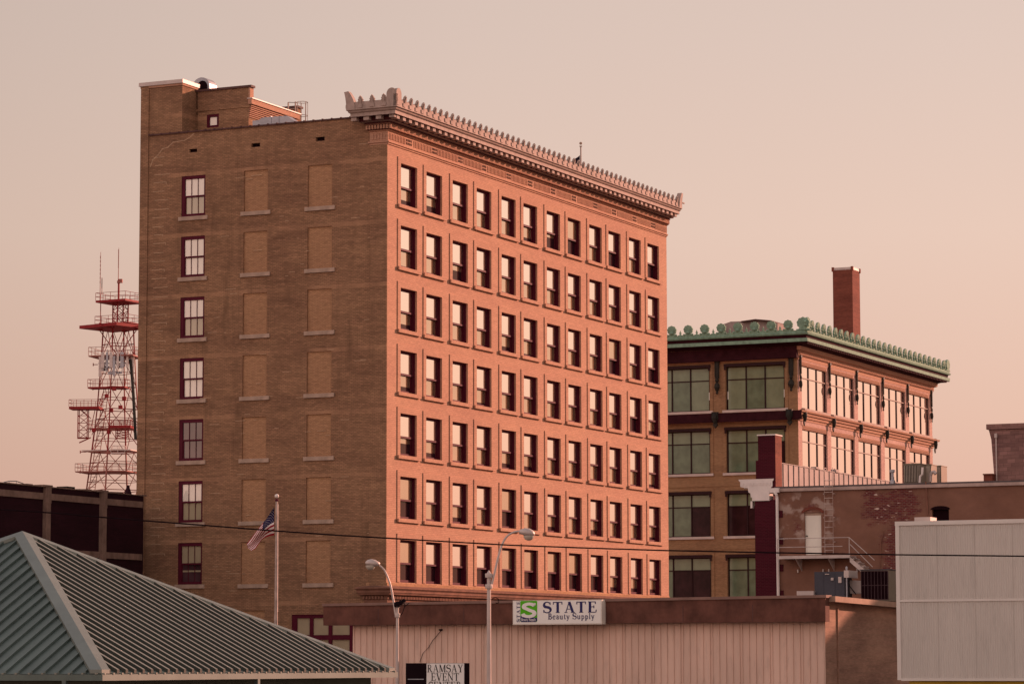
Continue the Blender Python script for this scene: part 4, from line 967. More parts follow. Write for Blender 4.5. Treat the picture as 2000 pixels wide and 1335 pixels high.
# ------------------------------------------------------------------ shop sign box on the fascia
XS = -.80
S = lambda px, py: F5.onx(px, py, XS)
(ya, za), (yb, zc) = S(1001.5, 1172), S(1175.5, 1218)
sg = thing('shop_sign', F5.O, TH, 'white box sign reading STATE Beauty Supply with a green and navy emblem', 'sign')
mb = MB(); mb.box(XS, -.452, yb, ya, zc, za)
mb.build('sign_box', plain('cream_sign_frame', (.72, .66, .58), .6, var=.06), sg)
mb = MB(); mb.box(XS-.012, XS-.001, yb+.035, ya-.035, zc+.035, za-.035); mb.build('sign_face', plain('white_sign_face', (.82, .79, .74), .5, var=.03), sg)
navy = plain('navy_lettering', (.03, .028, .11), .6, var=.02); green = plain('lime_green_emblem', (.09, .42, .01), .55, var=.02); white = plain('white_lettering', (.80, .76, .72), .5, var=.02)
hS = za-zc; pxm = (ya-yb)/174.
EX, EZ, EN = (0, -1, 0), (0, 0, 1), (-1, 0, 0)
def sp(px, py): y, z = S(px, py); return (XS-.013, y, z)
mb = MB(); letters(mb, 'STATE', sp(1061, 1196), EX, EZ, EN, 19.5*pxm, 105*pxm, .12, 1.15); letters(mb, 'Beauty Supply', sp(1070.5, 1208.5), EX, EZ, EN, 10.6*pxm, 90.5*pxm, .07, 1.0); mb.build('sign_lettering', navy, sg)
mb = MB(); letters(mb, 'STATE', sp(1015.8, 1214), (0, 0, 1), (0, 1, 0), EN, 6.2*pxm, 37.5*pxm, .16, 1.0); mb.build('sign_lettering', navy, sg)
# emblem
def rrect(x0, y0, x1, y1, r):
    o = []
    for cx, cy, a in ((x1-r, y1-r, 0), (x0+r, y1-r, 90), (x0+r, y0+r, 180), (x1-r, y0+r, 270)): o += arc(cx, cy, r, r, a, a+90, 5)
    return o
eo = sp(1016.8, 1213.8); ew, eh = 33*pxm, 37.8*pxm
mb = MB(); mb.extr(rrect(0, 0, ew, eh, .05), (eo[0], eo[1], eo[2]), EX, EZ, EN, .016); em = mb.build('emblem', green, sg)
mb = MB(); pts = [(0.05, 0)]+[(ew-.05, 0), (ew, .05)]+[(ew*(1-i/10), eh*.20+eh*.09*(1 if i > 0 else 1)*( .5-.5*math.cos(math.pi*i/10)) ) for i in range(11)]+[(0, .05)]
mb.extr(pts, (eo[0]-.010, eo[1], eo[2]), EX, EZ, EN, .006); mb.build('emblem_base', navy, em)
mb = MB(); q = sp(1020.5, 1189+15.5); G['$'] = ([(arc(.36, .745, .27, .20, 28, 200, 12)+[(.22, .60), (.45, .46)]+arc(.33, .27, .30, .22, 40, -165, 12), .19), ([(.60, .80), (.66, 1.0)], .08), ([(.02, .02), (.04, .22)], .08)], .70)
mb.m = 0; letters(mb, '$', (q[0]-.012, q[1], q[2]), EX, EZ, EN, 25*pxm, 27*pxm, 0, 1.1)
q = sp(1018.8, 1211.6); letters(mb, 'Beauty Supply', (q[0]-.012, q[1], q[2]), EX, EZ, EN, 5.0*pxm, 28.5*pxm, .04, 1.0); mb.build('emblem_lettering', white, em)
# ------------------------------------------------------------------ event sign
F6 = Frame(F5.O - 7.0*F5.A); 
es = thing('event_sign', F6.O, TH, 'black and white post sign reading RAMSAY EVENT CENTER', 'sign')
E6 = lambda px, py: F6.onx(px, py, 0)
(y0, z0), (y1, z1), (ym, _) = E6(792.5, 1294), E6(908.5, 1360), E6(833.5, 1294)
mb = MB(); mb.box(0, .35, y1, y0, z1, z0); mb.build('sign_cabinet', M_['black'], es)
mb = MB(); mb.box(-.012, -.001, y1+.035, ym, z1+.03, z0-.03*.3); mb.build('sign_panel', white, es)
pm6 = (y0-y1)/116.
mb = MB()
for txt, xa, xb, yy in (('RAMSAY', 834.5, 904.5, 1311.8), ('EVENT', 842, 897, 1328.3), ('CENTER', 836.5, 901.5, 1345)):
    y, z = E6(xa, yy); letters(mb, txt, (-.013, y, z), EX, EZ, EN, 13.4*pm6, (xb-xa)*pm6, .05, .72)
mb.build('sign_lettering', M_['black'], es)
mb = MB(); (ya_, zz_), (yb_, _) = E6(797, 1325), E6(828, 1325); mb.box(-.02, -.001, yb_, ya_, zz_-.02, zz_+.01); mb.build('letter_rail', M_['galv'], es)
mb = MB(); 
for f_ in (.2, .8): yy = y1+(y0-y1)*f_; mb.box(.1, .25, yy-.07, yy+.07, -H, z1)
mb.build('sign_post', M_['black'], es)
# ------------------------------------------------------------------ gear on the shop roof
def F5at(px, py, x0): return F5.onx(px, py, x0)
M_['slate'] = plain('blue_grey_cabinet', (.058, .058, .072), .5, .1, var=.15)
t = thing('air_handler', F5.O, TH, 'dark blue-grey air handling cabinet on the shop roof left of the big condenser', 'air conditioner')
x0 = 9.; (ya, zt), (yb, _) = F5at(1590.5, 1116, x0), F5at(1649, 1114, x0)
mb = MB(); mb.box(x0, x0+.9, yb, ya, 2.2, zt)
for f_ in (.3, .68): yy = ya+(yb-ya)*f_; mb.box(x0-.012, x0-.001, yy-.012, yy+.012, 2.25, zt-.04)
mb.build('cabinet', M_['slate'], t)
for px, py, w, h in ((1626, 1130, .10, .10), (1641, 1131.5, .13, .23), (1616, 1120.5, .17, .03)): yy, zz = F5at(px, py, x0); mb = MB(); mb.box(x0-.05, x0-.013, yy-w/2, yy+w/2, zz-h/2, zz+h/2); mb.build('notice_plate', M_['metal_cap'], t)
t = thing('control_box', F5.O, TH, 'small cream control box with a sunlit side beside the blue-grey cabinet', 'box')
(ya, zt), (yb, zb_) = F5at(1648, 1113, 8.9), F5at(1657.5, 1127, 8.9); mb = MB(); mb.box(8.9, 10.0, yb, ya, zb_, zt); mb.build('box_body', M_['metal_cap'], t)
mb = MB(); mb.tube((8.95, (ya+yb)/2, 2.2), (8.95, (ya+yb)/2, zt+.12), .03, 6); mb.lathe([(0, zt+.02), (.045, zt+.04), (.045, zt+.13), (0, zt+.16)], (8.95, (ya+yb)/2, 0), 8); mb.build('mast', M_['galv'], t)
t = thing('sheet_duct', F5.O, TH, 'pale sheet metal transition duct between cabinet and dark condenser', 'duct')
pts = [F5at(px, py, 9.6) for px, py in [(1652, 1158), (1652, 1132), (1660, 1132), (1682, 1134), (1682, 1158)]]
mb = MB(); mb.extr(pts, (10.0, 0, 0), (0, 1, 0), (0, 0, 1), (1, 0, 0), .7); mb.build('duct_body', M_['metal_cap'], t)
mb = MB(); pts = [(9.55, *F5at(px, py, 9.55)) for px, py in [(1653, 1130), (1658, 1140), (1664, 1150), (1672, 1160)]]; mb.path(pts, .018, 5); pts = [(9.5, *F5at(px, py, 9.5)) for px, py in [(1629, 1160), (1628, 1166), (1632, 1168), (1640, 1166), (1650, 1169)]]
mb.build('drain_hose', M_['black'], t); mb = MB(); mb.path(pts, .03, 6); mb.build('pale_hose', M_['white_paint'], t)
t = thing('condenser_unit', F5.O, TH, 'big black-grilled condenser on the shop roof beside the white corrugated wall', 'air conditioner')
x0 = 8.6; (ya, zt), (yb, _) = F5at(1680.5, 1112, x0), F5at(1735.5, 1112, x0); xr_ = 1.6
mb = MB(); mb.box(x0+.02, x0+xr_, yb+.0, ya, 2.3, zt-.02); mb.build('casing', M_['cond'], t)
mb = MB(); mb.box(x0, x0+.018, yb+.03, ya-.03, 2.36, zt-.06); mb.build('coil', M_['void'], t)
mb = MB()
for i in range(9): yy = yb+.03+(ya-yb-.06)*i/8; mb.box(x0-.03, x0-.003, yy-.010, yy+.010, 2.36, zt-.06)
for f_ in (0, .5, 1): zz = 2.36+(zt-.42-2.0)*f_; mb.box(x0-.034, x0-.031, yb+.02, ya-.02, zz-.012, zz+.012)
mb.build('coil_guard', plain('dark_guard_bars', (.055, .03, .035), .5), t)
mb = MB(); mb.box(x0-.03, x0+xr_+.03, yb-.03, ya+.03, zt-.02, zt+.015); mb.build('lid', M_['slate'], t)
t = thing('timber_curb', F5.O, TH, 'pale curb plank lying left of the blue-grey roof cabinet', 'curb')
(ya, zt), (yb, zb_) = F5at(1556, 1153.5, 8.8), F5at(1589, 1160, 8.8); mb = MB(); mb.box(8.8, 9.2, yb, ya, 2.1, zt); mb.build('plank', M_['metal_cap'], t)
# ================================================================== white corrugated building at the right edge
dd = ray(1753, 1180); O7 = (dd.x*85/dd.y, 85.); F7 = Frame(O7)
wb = thing('corrugated_building', O7, TH, 'plain off-white corrugated metal building filling the lower right corner', 'building')
zt = F7.onx(1752, 1018, 0)[1]; zj = F7.onx(1756, 1172.5, 0)[1]; zb = F7.onx(1758, 1327, 0)[1]; zc = F7.onx(1752, 1026, 0)[1]
M_['corr'] = plain('offwhite_corrugated', (.54, .50, .455), .55, .1, var=.07, scale=.7, mp=(1, 1, .25), dirt=.16)
def corr(mb, y0, y1, z0, z1, pitch=.0675, amp=.014):
    n = int((y1-y0)/pitch*4); ring0, ring1 = [], []
    for i in range(n+1):
        y = y0+(y1-y0)*i/n; ph = (i % 4); x = -amp if ph in (0, 1) else 0.0
        ring0.append((x-.003, y, z0)); ring1.append((x-.003, y, z1))
    b = len(mb.v); mb.v += ring0+ring1
    for i in range(n): mb.f.append((b+i, b+i+1, b+n+2+i, b+n+1+i)); mb.mi.append(0)
mb = MB(); corr(mb, -14, -.09, zb+.05, zj-.03); mb.build('lower_sheeting', M_['corr'], wb)
mb = MB(); corr(mb, -14, -.09, zj+.03, zc); mb.build('upper_sheeting', M_['corr'], wb)
mb = MB()
for k in range(1, 12):
    y = -.09-k*1.08
    for a_, b_ in ((zb+.06, zj-.04), (zj+.04, zc-.01)): mb.box(-.0205, -.0175, y-.006, y+.006, a_, b_)
for k in range(70):
    for zz in (zj-.12, zj+.12, zc-.12, zb+.14, (zj+zc)/2, (zj+zb)/2): mb.box(-.0235, -.0175, -.16-k*.2025-.008, -.16-k*.2025+.008, zz-.008, zz+.008)
mb.build('lap_seams', plain('dull_fixings', (.43, .39, .35), .7), wb)
mb = MB(); mb.box(.002, 16, -14, 0, zb+.02, zt-.02); mb.build('shell', M_['corr'], wb)
mb = MB(); mb.box(-.05, .1, -14, .03, zc, zt); mb.box(-.045, -.004, -.09, .02, zb, zc-.001); mb.box(-.04, -.018, -14, -.091, zj-.03, zj+.03); mb.box(-.045, -.018, -14, -.091, zb-.02, zb+.05)
mb.build('trim', plain('white_metal_trim', (.62, .575, .53), .5, .1, var=.05), wb)
mb = MB(); mb.box(.5, 15, -14, -.25, -H, zb+.02); mb.build('recessed_wall', M_['darkred'], wb)
mb = MB(); mb.box(.1, .3, -14, -.28, zb-.28, zb-.03); mb.build('yellow_beam', plain('yellow_painted_beam', (.42, .27, .03), .6), wb)
(ya, z_), (yb, _) = F7.onx(1786, 1013, .4), F7.onx(1817, 1013, .4)
t = bpy.data.objects['roof_vent']; t.location = (F7.O.x, F7.O.y, 0)
t['label'] = 'pale low ridge vent on top of the white corrugated building'; t['category'] = 'vent'
mb = MB(); mb.box(.4, 1.0, yb, ya, zt-.05, z_+.05); mb.build('vent_body', M_['metal_cap'], t)
# ================================================================== green metal hip roof in the foreground
M_['green'] = plain('grey_green_roof_metal', (.095, .128, .115), .45, .25, var=.2, dirt=.25, scale=.6, spec=.4)
M_['green_rib'] = plain('pale_roof_rib', (.20, .21, .18), .4, .25, var=.1, spec=.4)
M_['seam_dark'] = plain('shadowy_green_seam', (.045, .05, .042), .6, .1, var=.1)
THR = -R_(25.4); dd = ray(198, 1315); C0 = dd*(77/dd.y); ZE = C0.z
AX = Vector((math.cos(THR), math.sin(THR), 0)); AY = Vector((-math.sin(THR), math.cos(THR), 0)); HA = 7.97
OR = Vector((C0.x, C0.y, 0)) - HA*AX + HA*AY
FR = Frame(OR, THR)
kiosk = thing('hip_roofed_pavilion', OR, THR, 'low pavilion with a grey-green standing seam hip roof in the lower left', 'pavilion')
apx = HA; ZA = ZE + 3.97; pit = (ZA-ZE)/HA
mb = MB()
e = HA
mb.face([(e, -e, ZE), (e, e, ZE), (0, 0, ZA)]); mb.face([(-e, -e, ZE), (e, -e, ZE), (0, 0, ZA)]); mb.face([(-e, e, ZE), (-e, -e, ZE), (0, 0, ZA)]); mb.face([(e, e, ZE), (-e, e, ZE), (0, 0, ZA)])
mb.face([(-e, -e, ZE-.06), (e, -e, ZE-.06), (e, e, ZE-.06), (-e, e, ZE-.06)])
rf = mb.build('roof', M_['green'], kiosk)
def ribs(mb, side, step=.4064, w=.028, h=.05, topm=0):
    n = int(2*e/step)
    for k in range(1, n):
        t = -e+k*step; r = abs(t)
        # from eave (distance e) up to the hip (distance |t|)
        rr_ = min(e-.03, max(r, .12)+.30); p0, p1 = (e-.02, ZE+.01), (rr_, ZE+(e-rr_)*pit+.01)
        a = (p0[0], t, p0[1]); b = (p1[0], t, p1[1])
        tr = (lambda q: q) if side == 'x' else ((lambda q: (q[1], -q[0], q[2])) if side == 'y' else ((lambda q: (-q[0], q[1], q[2])) if side == '-x' else (lambda q: (q[1], q[0], q[2]))))
        q = [(a[0], t-w, a[2]), (a[0], t+w, a[2]), (b[0], t+w, b[2]), (b[0], t-w, b[2])]
        hw = w*.8; top = [(a[0], t-hw, a[2]+h), (a[0], t+hw, a[2]+h), (b[0], t+hw, b[2]+h), (b[0], t-hw, b[2]+h)]
        base = len(mb.v); mb.v += [tr(p) for p in q+top]
        for f in ((4,5,6,7),(0,1,5,4),(1,2,6,5),(2,3,7,6),(3,0,4,7)): mb.f.append(tuple(base+i for i in f)); mb.mi.append(topm if f == (4,5,6,7) else 0)
mb = MB(); ribs(mb, 'x', .4064, .062, .10, 1); ribs(mb, '-x'); mb.build('standing_seams', [M_['seam_dark'], M_['green_rib']], rf)  # dark sides and pale tops put the rib shading into the colours
mb = MB(); ribs(mb, 'y', .4064, .02, .07); ribs(mb, '-y'); mb.build('standing_seams', M_['green'], rf)
mb = MB()
for sx, sy in ((1, -1), (1, 1), (-1, -1), (-1, 1)):
    # folded hip flashing: two strips, one on each slope
    wd = .36; lift = .11
    A0 = Vector((sx*e*1.004, sy*e*1.004, ZE+lift)); B0 = Vector((0, 0, ZA+lift))
    for (ox, oy) in ((-sx*wd, 0), (0, -sy*wd)):
        mb.m = 0
        # a strip on the slope whose eave runs along this offset direction
        P1 = A0+Vector((ox, oy, 0)); P2 = B0+Vector((ox*.0, oy*.0, 0))
        if ox: dirv = Vector((ox, 0, 0))
        else: dirv = Vector((0, oy, 0))
        a, b, c, d = A0, B0, B0+dirv*.0+Vector((0, 0, 0)), A0+dirv
        top = Vector((0, 0, ZA+lift)); c = top+dirv-Vector((0, 0, 0)) if False else top
        # keep the strip parallel: follow the hip direction
        hd = (B0-A0); L = hd.length; cut = 1-wd/e
        q = [A0, A0+dirv, A0+dirv+hd*cut, B0]
        lo = [p-Vector((0, 0, .10)) for p in q]
        base = len(mb.v); mb.v += [tuple(p) for p in q+lo]
        for f in ((0,1,2,3),(0,1,5,4),(1,2,6,5),(2,3,7,6)): mb.f.append(tuple(base+i for i in f)); mb.mi.append(0)
mb.build('hip_flashing', plain('pale_hip_flashing', (.16, .185, .165), .4, .3, var=.12, spec=.4), rf)
mb = MB(); G0 = e+.10
for (x0, x1, y0, y1) in ((e+.0, G0, -G0, G0), (-G0, -e, -G0, G0), (-e, e, -G0, -e), (-e, e, e, G0)): mb.box(x0, x1, y0, y1, ZE-.17, ZE-.01)
mb.build('gutter', M_['green'], kiosk)
mb = MB()
k = 0
while -e+k*.4064 < e: y = -e+k*.4064; mb.box(e+.02, G0+.02, y-.03, y+.03, ZE-.012, ZE+.028); mb.box(y-.03, y+.03, -G0-.02, -e-.02, ZE-.012, ZE+.028); k += 1
mb.build('gutter_clips', M_['green_rib'], kiosk)
mb = MB(); wi = e-.5
mb.box(-wi, wi, -wi, wi, -H, ZE-.18); mb.build('wall', plain('dull_green_wall', (.10, .11, .085), .8), kiosk)
for px in (128, 501):
    side = 'y' if px < 198 else 'x'
    if side == 'y': x = FR.ony(px, 1330, -e-.02)[0]; mb = MB(); mb.box(x-.06, x+.06, -e-.1, -e+.02, -H, ZE-.171)
    else: y = FR.onx(px, 1330, e+.02)[0]; mb = MB(); mb.box(e-.02, e+.1, y-.06, y+.06, -H, ZE-.171)
    mb.build('downspout', M_['green'], kiosk)

# ================================================================== dark warehouse at the left
O8 = Vector((-21.72, 178.0, 0)); F8 = Frame(O8)
dk = thing('dark_warehouse', O8, TH, 'dark maroon brick warehouse with concrete piers and beams, at the left edge', 'building')
z_t = F8.ony(275, 968, 0)[1]; z_b1 = F8.ony(275, 979, 0)[1]; z_b2 = F8.ony(275, 991, 0)[1]; z_m1 = F8.ony(250, 1080, 0)[1]; z_m2 = F8.ony(250, 1092, 0)[1]
M_['dkbrick'] = brickmat('dark_maroon_brick', (.022, .004, .008), spread=.15, var=.3, streak=.2, mortar=(.018, .004, .007))  # very dark maroon tone over the whole wall
M_['conc'] = plain('stained_concrete', (.19, .125, .10), .9, var=.3, scale=1.2, dirt=.5)
LL = 34
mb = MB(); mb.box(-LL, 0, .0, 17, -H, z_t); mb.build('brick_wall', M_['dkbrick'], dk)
mb = MB(); mb.box(-LL, -.2, -.07, -.003, z_b2, z_b1); mb.build('concrete_beam', M_['conc'], dk); mb = MB(); mb.box(-LL, -.2, -.07, -.003, z_m2, z_m1); mb.build('concrete_beam', M_['conc'], dk)
p1 = [F8.ony(px, 1020, -.2)[0] for px in (89, 102)]; p2 = [F8.ony(px, 1020, -.2)[0] for px in (199, 210)]; stp = p2[0]-p1[0]
for k in range(-1, 4):
    x0 = p2[0]-stp*k
    if x0 > -.3: continue
    mb = MB(); mb.box(x0, x0+.48, -.22, -.002, -H, z_t+.0); mb.box(x0-.35, x0+.60, -.25, .5, z_t+.002, z_t+.12); mb.box(x0+.1, x0+.48, -.25, -.22, z_t-.9, z_t); mb.build('concrete_pier', M_['conc'], dk)
mb = MB(); x = -LL; random.seed(9)
while x < -.2: mb.box(x, x+.6, -.06, .35, z_t+.003, z_t+.05+random.uniform(0, .07)); x += .66
mb.build('roof_edge_tiles', M_['conc'], dk)
xa, xb = F8.ony(129, 954, 2)[0], F8.ony(145, 954, 2)[0]; zz = F8.ony(129, 949, 2)[1]
t = thing('roof_turbine', O8, TH, 'small dark square vent on the dark warehouse roof edge', 'vent'); mb = MB(); mb.box(xa+.05, xb-.05, 2, 2.6, z_t-.2, zz-.12); mb.box(xa, xb, 1.95, 2.65, zz-.12, zz); mb.build('vent_body', M_['iron'], t)
t = thing('roof_cone', O8, TH, 'dark pointed vent cone on the warehouse roof below the lattice tower', 'vent'); xc, zc_ = F8.ony(250, 947, 1.2)
mb = MB(); mb.lathe([(.30, z_t-.1), (.26, z_t+.1), (.07, zc_-.05), (.09, zc_-.04), (.09, zc_), (0, zc_)], (xc, 1.2, 0), 10); mb.build('cone', M_['dkbrick'], t)
t = thing('roof_hoop', O8, TH, 'thin arched wire hoop rail above the left warehouse roof', 'railing'); a = [F8.ony(px, py, 3) for px, py in [(2, 946), (8, 941), (18, 939), (32, 939), (44, 943), (52, 947)]]
mb = MB(); mb.path([(x, 3, z) for x, z in a], .03, 5)
for x, z in a[1:-1]: mb.tube((x, 3, z_t-.1), (x, 3, z), .02, 4)
mb.build('hoop', M_['galv'], t)

# ================================================================== lattice tower far behind
DT = 400.; d0 = ray(228, 900); OT = Vector((d0.x/d0.y*DT, DT, 0)); tz = lambda py: atY(228, py, DT).z
tx = lambda px: atY(px, 800, DT).x - OT.x
tow = thing('lattice_tower', OT, 0, 'tall red and white steel lattice communication tower behind the dark warehouse', 'tower')
def bandpaint(name, c1, c2, z0, z1):
    g = NG(name); s_ = g.n('ShaderNodeSeparateXYZ'); g.set(s_.inputs[0], g.tc.outputs['Object']); return g
M_['tred'] = plain('tower_red_paint', (.25, .02, .022), .6, var=.15); M_['tpale'] = plain('tower_faded_paint', (.30, .11, .09), .6, var=.2); M_['twhite'] = plain('tower_white_paint', (.60, .50, .46), .6)
SECT = [(645, 31.5), (700, 34.5), (757, 38.5), (800, 42), (835, 46), (883, 52), (922, 57), (958, 62), (1010, 70), (1292, 118)]   # half diagonal, px
kx = DT/FPX
def leg(i, k):
    py, hd = SECT[k]; a = R_(-12.5)+i*math.pi/2; return Vector((hd*kx*math.cos(a), hd*kx*math.sin(a), tz(py) if py < 1292 else -H))
for i in range(4):
    mb = MB(); mb.m = 0
    for k in range(len(SECT)-1): mb.m = 0 if k in (0, 2, 3, 4) else 1; mb.tube(leg(i, k), leg(i, k+1), .09 if k < 4 else .11, 5)
    mb.build('leg', [M_['tred'], M_['tpale']], tow)
mb = MB()
for k in range(len(SECT)-1):
    mb.m = 0 if k in (0, 2, 3, 4) else 1
    for i in range(4):
        j = (i+1) % 4; a, b, c, d = leg(i, k), leg(j, k), leg(i, k+1), leg(j, k+1)
        mb.tube(c, d, .055, 4); mid = (a+b)/2
        mb.tube(mid, c, .05, 4); mb.tube(mid, d, .05, 4); mb.tube((a+c)/2, (mid+c)/2, .04, 4); mb.tube((b+d)/2, (mid+d)/2, .04, 4); mb.tube((a+c)/2, (b+d)/2, .04, 4)
mb.build('bracing', [M_['tred'], M_['tpale']], tow)
# slender upper shaft
mb = MB(); sh_ = [(tx(217), 0.6), (tx(229), -.9), (tx(236), 1.2), (tx(248), 0.)]
for x, y in sh_: mb.tube((x, y, tz(640)), (x, y, tz(588)), .10, 5)
for a, b in ((0, 1), (1, 3), (3, 2), (2, 0)):
    for k in range(3):
        z0, z1 = tz(640-17*k), tz(623-17*k); p, q = sh_[a], sh_[b]
        mb.tube((*p, z0), (*q, z1), .045, 4); mb.tube((*q, z0), (*p, z1), .045, 4)
# cross braces flaring out to the big platform
for i in range(4):
    L0 = leg(i, 0); a = R_(-12.5)+i*math.pi/2
    for da in (-.35, .35): mb.tube(L0, (58*kx*math.cos(a+da), 58*kx*math.sin(a+da), tz(636)), .08, 4)
    L1 = leg(i, 1); mb.tube(L0, L1, .1, 4)
    mb.tube((0, 0, tz(695)), (44*kx*math.cos(a), 44*kx*math.sin(a), tz(637)), .06, 4)
mb.build('upper_shaft', M_['tred'], tow)
def deck(cx, cy, hx, hy, py, th, mat, rail=.0, nm='platform', rot=-12.5):
    z = tz(py); mb = MB(); R2 = Matrix.Rotation(R_(rot), 3, 'Z')
    c = [R2 @ Vector((sx*hx, sy*hy, 0)) + Vector((cx, cy, z)) for sx, sy in ((-1, -1), (1, -1), (1, 1), (-1, 1))]
    base = len(mb.v); mb.v += [tuple(p) for p in c]+[tuple(p-Vector((0, 0, th))) for p in c]
    for f in ((0,1,2,3),(7,6,5,4),(0,4,5,1),(1,5,6,2),(2,6,7,3),(3,7,4,0)): mb.f.append(tuple(base+i for i in f)); mb.mi.append(0)
    o = mb.build(nm, mat, tow)
    if rail:
        mb = MB()
        for i in range(4):
            p, q = c[i], c[(i+1) % 4]
            for h in (rail, rail*.5): mb.tube(p+Vector((0, 0, h)), q+Vector((0, 0, h)), .03, 4)
            n = max(2, int((q-p).length/1.0))
            for k in range(n): r = p.lerp(q, k/n); mb.tube(r, r+Vector((0, 0, rail)), .03, 4)
        mb.build('railing', mat, o)
    return o
deck(tx(232), 0, 2.4, 2.2, 588, .28, M_['tred'], 1.0, rot=-28)
deck(tx(222), 0, 3.5, 3.1, 636, .42, M_['tred'], .0, rot=-38)
deck(tx(232), .5, 2.7, 2.0, 632, .1, M_['tred'], 1.0, rot=-28)
deck(tx(228), -.5, 3.1, 2.4, 697, .16, M_['tpale'], 1.1)
deck(tx(214), -1, 2.6, 1.0, 757, .2, M_['tred'], 1.0)
deck(tx(172), -2, 2.0, 1.3, 797, .34, M_['tred'], .9, rot=-4)
deck(tx(243), -2.4, 1.4, 1.2, 834, .36, M_['tred'], .7, rot=-4)
deck(tx(222), -1, 2.8, 2.0, 838, .12, M_['tpale'], 1.0)
deck(tx(222), -1, 3.4, 2.4, 881, .12, M_['twhite'], 0)
deck(tx(238), -3, .9, .8, 887, .14, M_['twhite'], .9, rot=0)
deck(tx(214), -1, 3.6, 2.6, 922, .14, M_['tpale'], 1.0)
# hanging cages
mb = MB()
for cx, py0, py1, hw in ((tx(167), 800, 857, .62), (tx(243), 838, 858, .75)):
    for sx in (-1, 1):
        for sy in (-1, 1): mb.tube((cx+sx*hw, -2+sy*hw, tz(py0)), (cx+sx*hw, -2+sy*hw, tz(py1)), .06, 4)
    n = 4
    for k in range(n):
        za, zb2 = tz(py0+(py1-py0)*k/n), tz(py0+(py1-py0)*(k+1)/n)
        mb.tube((cx-hw, -2-hw, za), (cx+hw, -2-hw, zb2), .04, 4); mb.tube((cx+hw, -2+hw, za), (cx-hw, -2+hw, zb2), .04, 4); mb.tube((cx-hw, -2-hw, zb2), (cx+hw, -2-hw, zb2), .04, 4)
mb.tube((tx(156), -2, tz(857)), (tx(178), -2, tz(857)), .1, 4); mb.tube((tx(160), -2, tz(866)), (tx(180), -1, tz(855)), .08, 4)
for a, b in (((188, 800), (178, 845)), ((205, 800), (182, 850)), ((160, 800), (180, 818))): mb.tube((tx(a[0]), -1, tz(a[1])), (tx(b[0]), -1, tz(b[1])), .05, 4)
mb.build('hanging_cage', M_['tred'], tow)
mb = MB(); mb.tube((tx(229), 0, tz(590)), (tx(229), 0, tz(545)), .13, 6); mb.build('mast', M_['tred'], tow)
for px, pa, pb in ((228, 545, 484), (192.5, 586, 492), (196, 575, 543)):
    mb = MB(); za, zb2 = tz(pa), tz(pb); mb.tube((tx(px), 0, za), (tx(px)+.02, 0, zb2), .055, 5, .03)
    n = 7
    for k in range(n): z = za+(zb2-za)*(.35+.6*k/n); mb.tube((tx(px), 0, z), (tx(px), 0, z+.35), .06, 5)
    mb.build('whip_antenna', M_['tpale'], tow)
mb = MB(); mb.tube((tx(194), 0, tz(588)), (tx(194), 0, tz(632)), .06, 4); mb.box(tx(230), tx(236), -.3, .3, tz(552), tz(545)); mb.box(tx(226), tx(231), -.2, .2, tz(553), tz(548)); mb.build('feed_line', M_['tpale'], tow)
for k, (px, y) in enumerate(((205, -2.8), (214, -3.), (222, -3.1), (235, -3.1), (243, -3.), (253, -2.8), (200, -2.4), (228, -3.2), (262, -2.3))):
    mb = MB(); w = .15 if k % 2 else .22; a, b = (692, 722) if k < 6 else (700, 738); mb.box(tx(px)-w, tx(px)+w, y-.15, y+.1, tz(b), tz(a)); mb.tube((tx(px), y+.2, tz(b)-.5), (tx(px), y+.2, tz(a)+.4), .06, 4); mb.build('panel_antenna', M_['twhite'] if k % 3 != 1 else M_['galv'], tow)
mb = MB()
for k in range(26):
    px = 205+random.uniform(0, 50); py = 700+random.uniform(0, 30); mb.box(tx(px)-.22, tx(px)+.22, -2.6, -2.3, tz(py+4), tz(py))
mb.tube((tx(196), -2.5, tz(713)), (tx(262), -2.5, tz(713)), .07, 4)
mb.build('radio_cluster', M_['galv'], tow)
mb = MB(); mb.path([(tx(258), -2.5, tz(705)), (tx(262), -2.5, tz(740)), (tx(265), -2.4, tz(780)), (tx(270), -2.4, tz(860))], .22, 6); mb.build('cable_run', M_['iron'], tow)
mb = MB()
for k, (px, py) in enumerate(((227.5, 762), (222, 804), (240, 798), (218, 846), (189, 842), (247, 781), (213, 776))): mb.box(tx(px)-.26, tx(px)+.26, -2.7, -2.3, tz(py)-.25, tz(py)+.25)
for py in (760, 713, 883, 922): mb.tube((tx(183 if py < 800 else 160), -1, tz(py)), (tx(192 if py < 800 else 172), -1, tz(py)), .05, 4); mb.tube((tx(183 if py < 800 else 160), -1, tz(py+3)), (tx(183 if py < 800 else 160), -1, tz(py-3)), .06, 4)
mb.build('gusset_plate', M_['tred'], tow)
# ladder up the left legs
mb = MB()
for o_ in (0, .8):
    mb.tube((tx(178)+o_, -1.2, tz(958)), (tx(205)+o_*.8, -1.2, tz(760)), .05, 4)
for k in range(30): f_ = k/30; mb.tube((tx(178+27*f_), -1.2, tz(958-198*f_)), (tx(178+27*f_)+.8-.16*f_, -1.2, tz(958-198*f_)), .03, 4)
mb.build('climbing_ladder', M_['tpale'], tow)

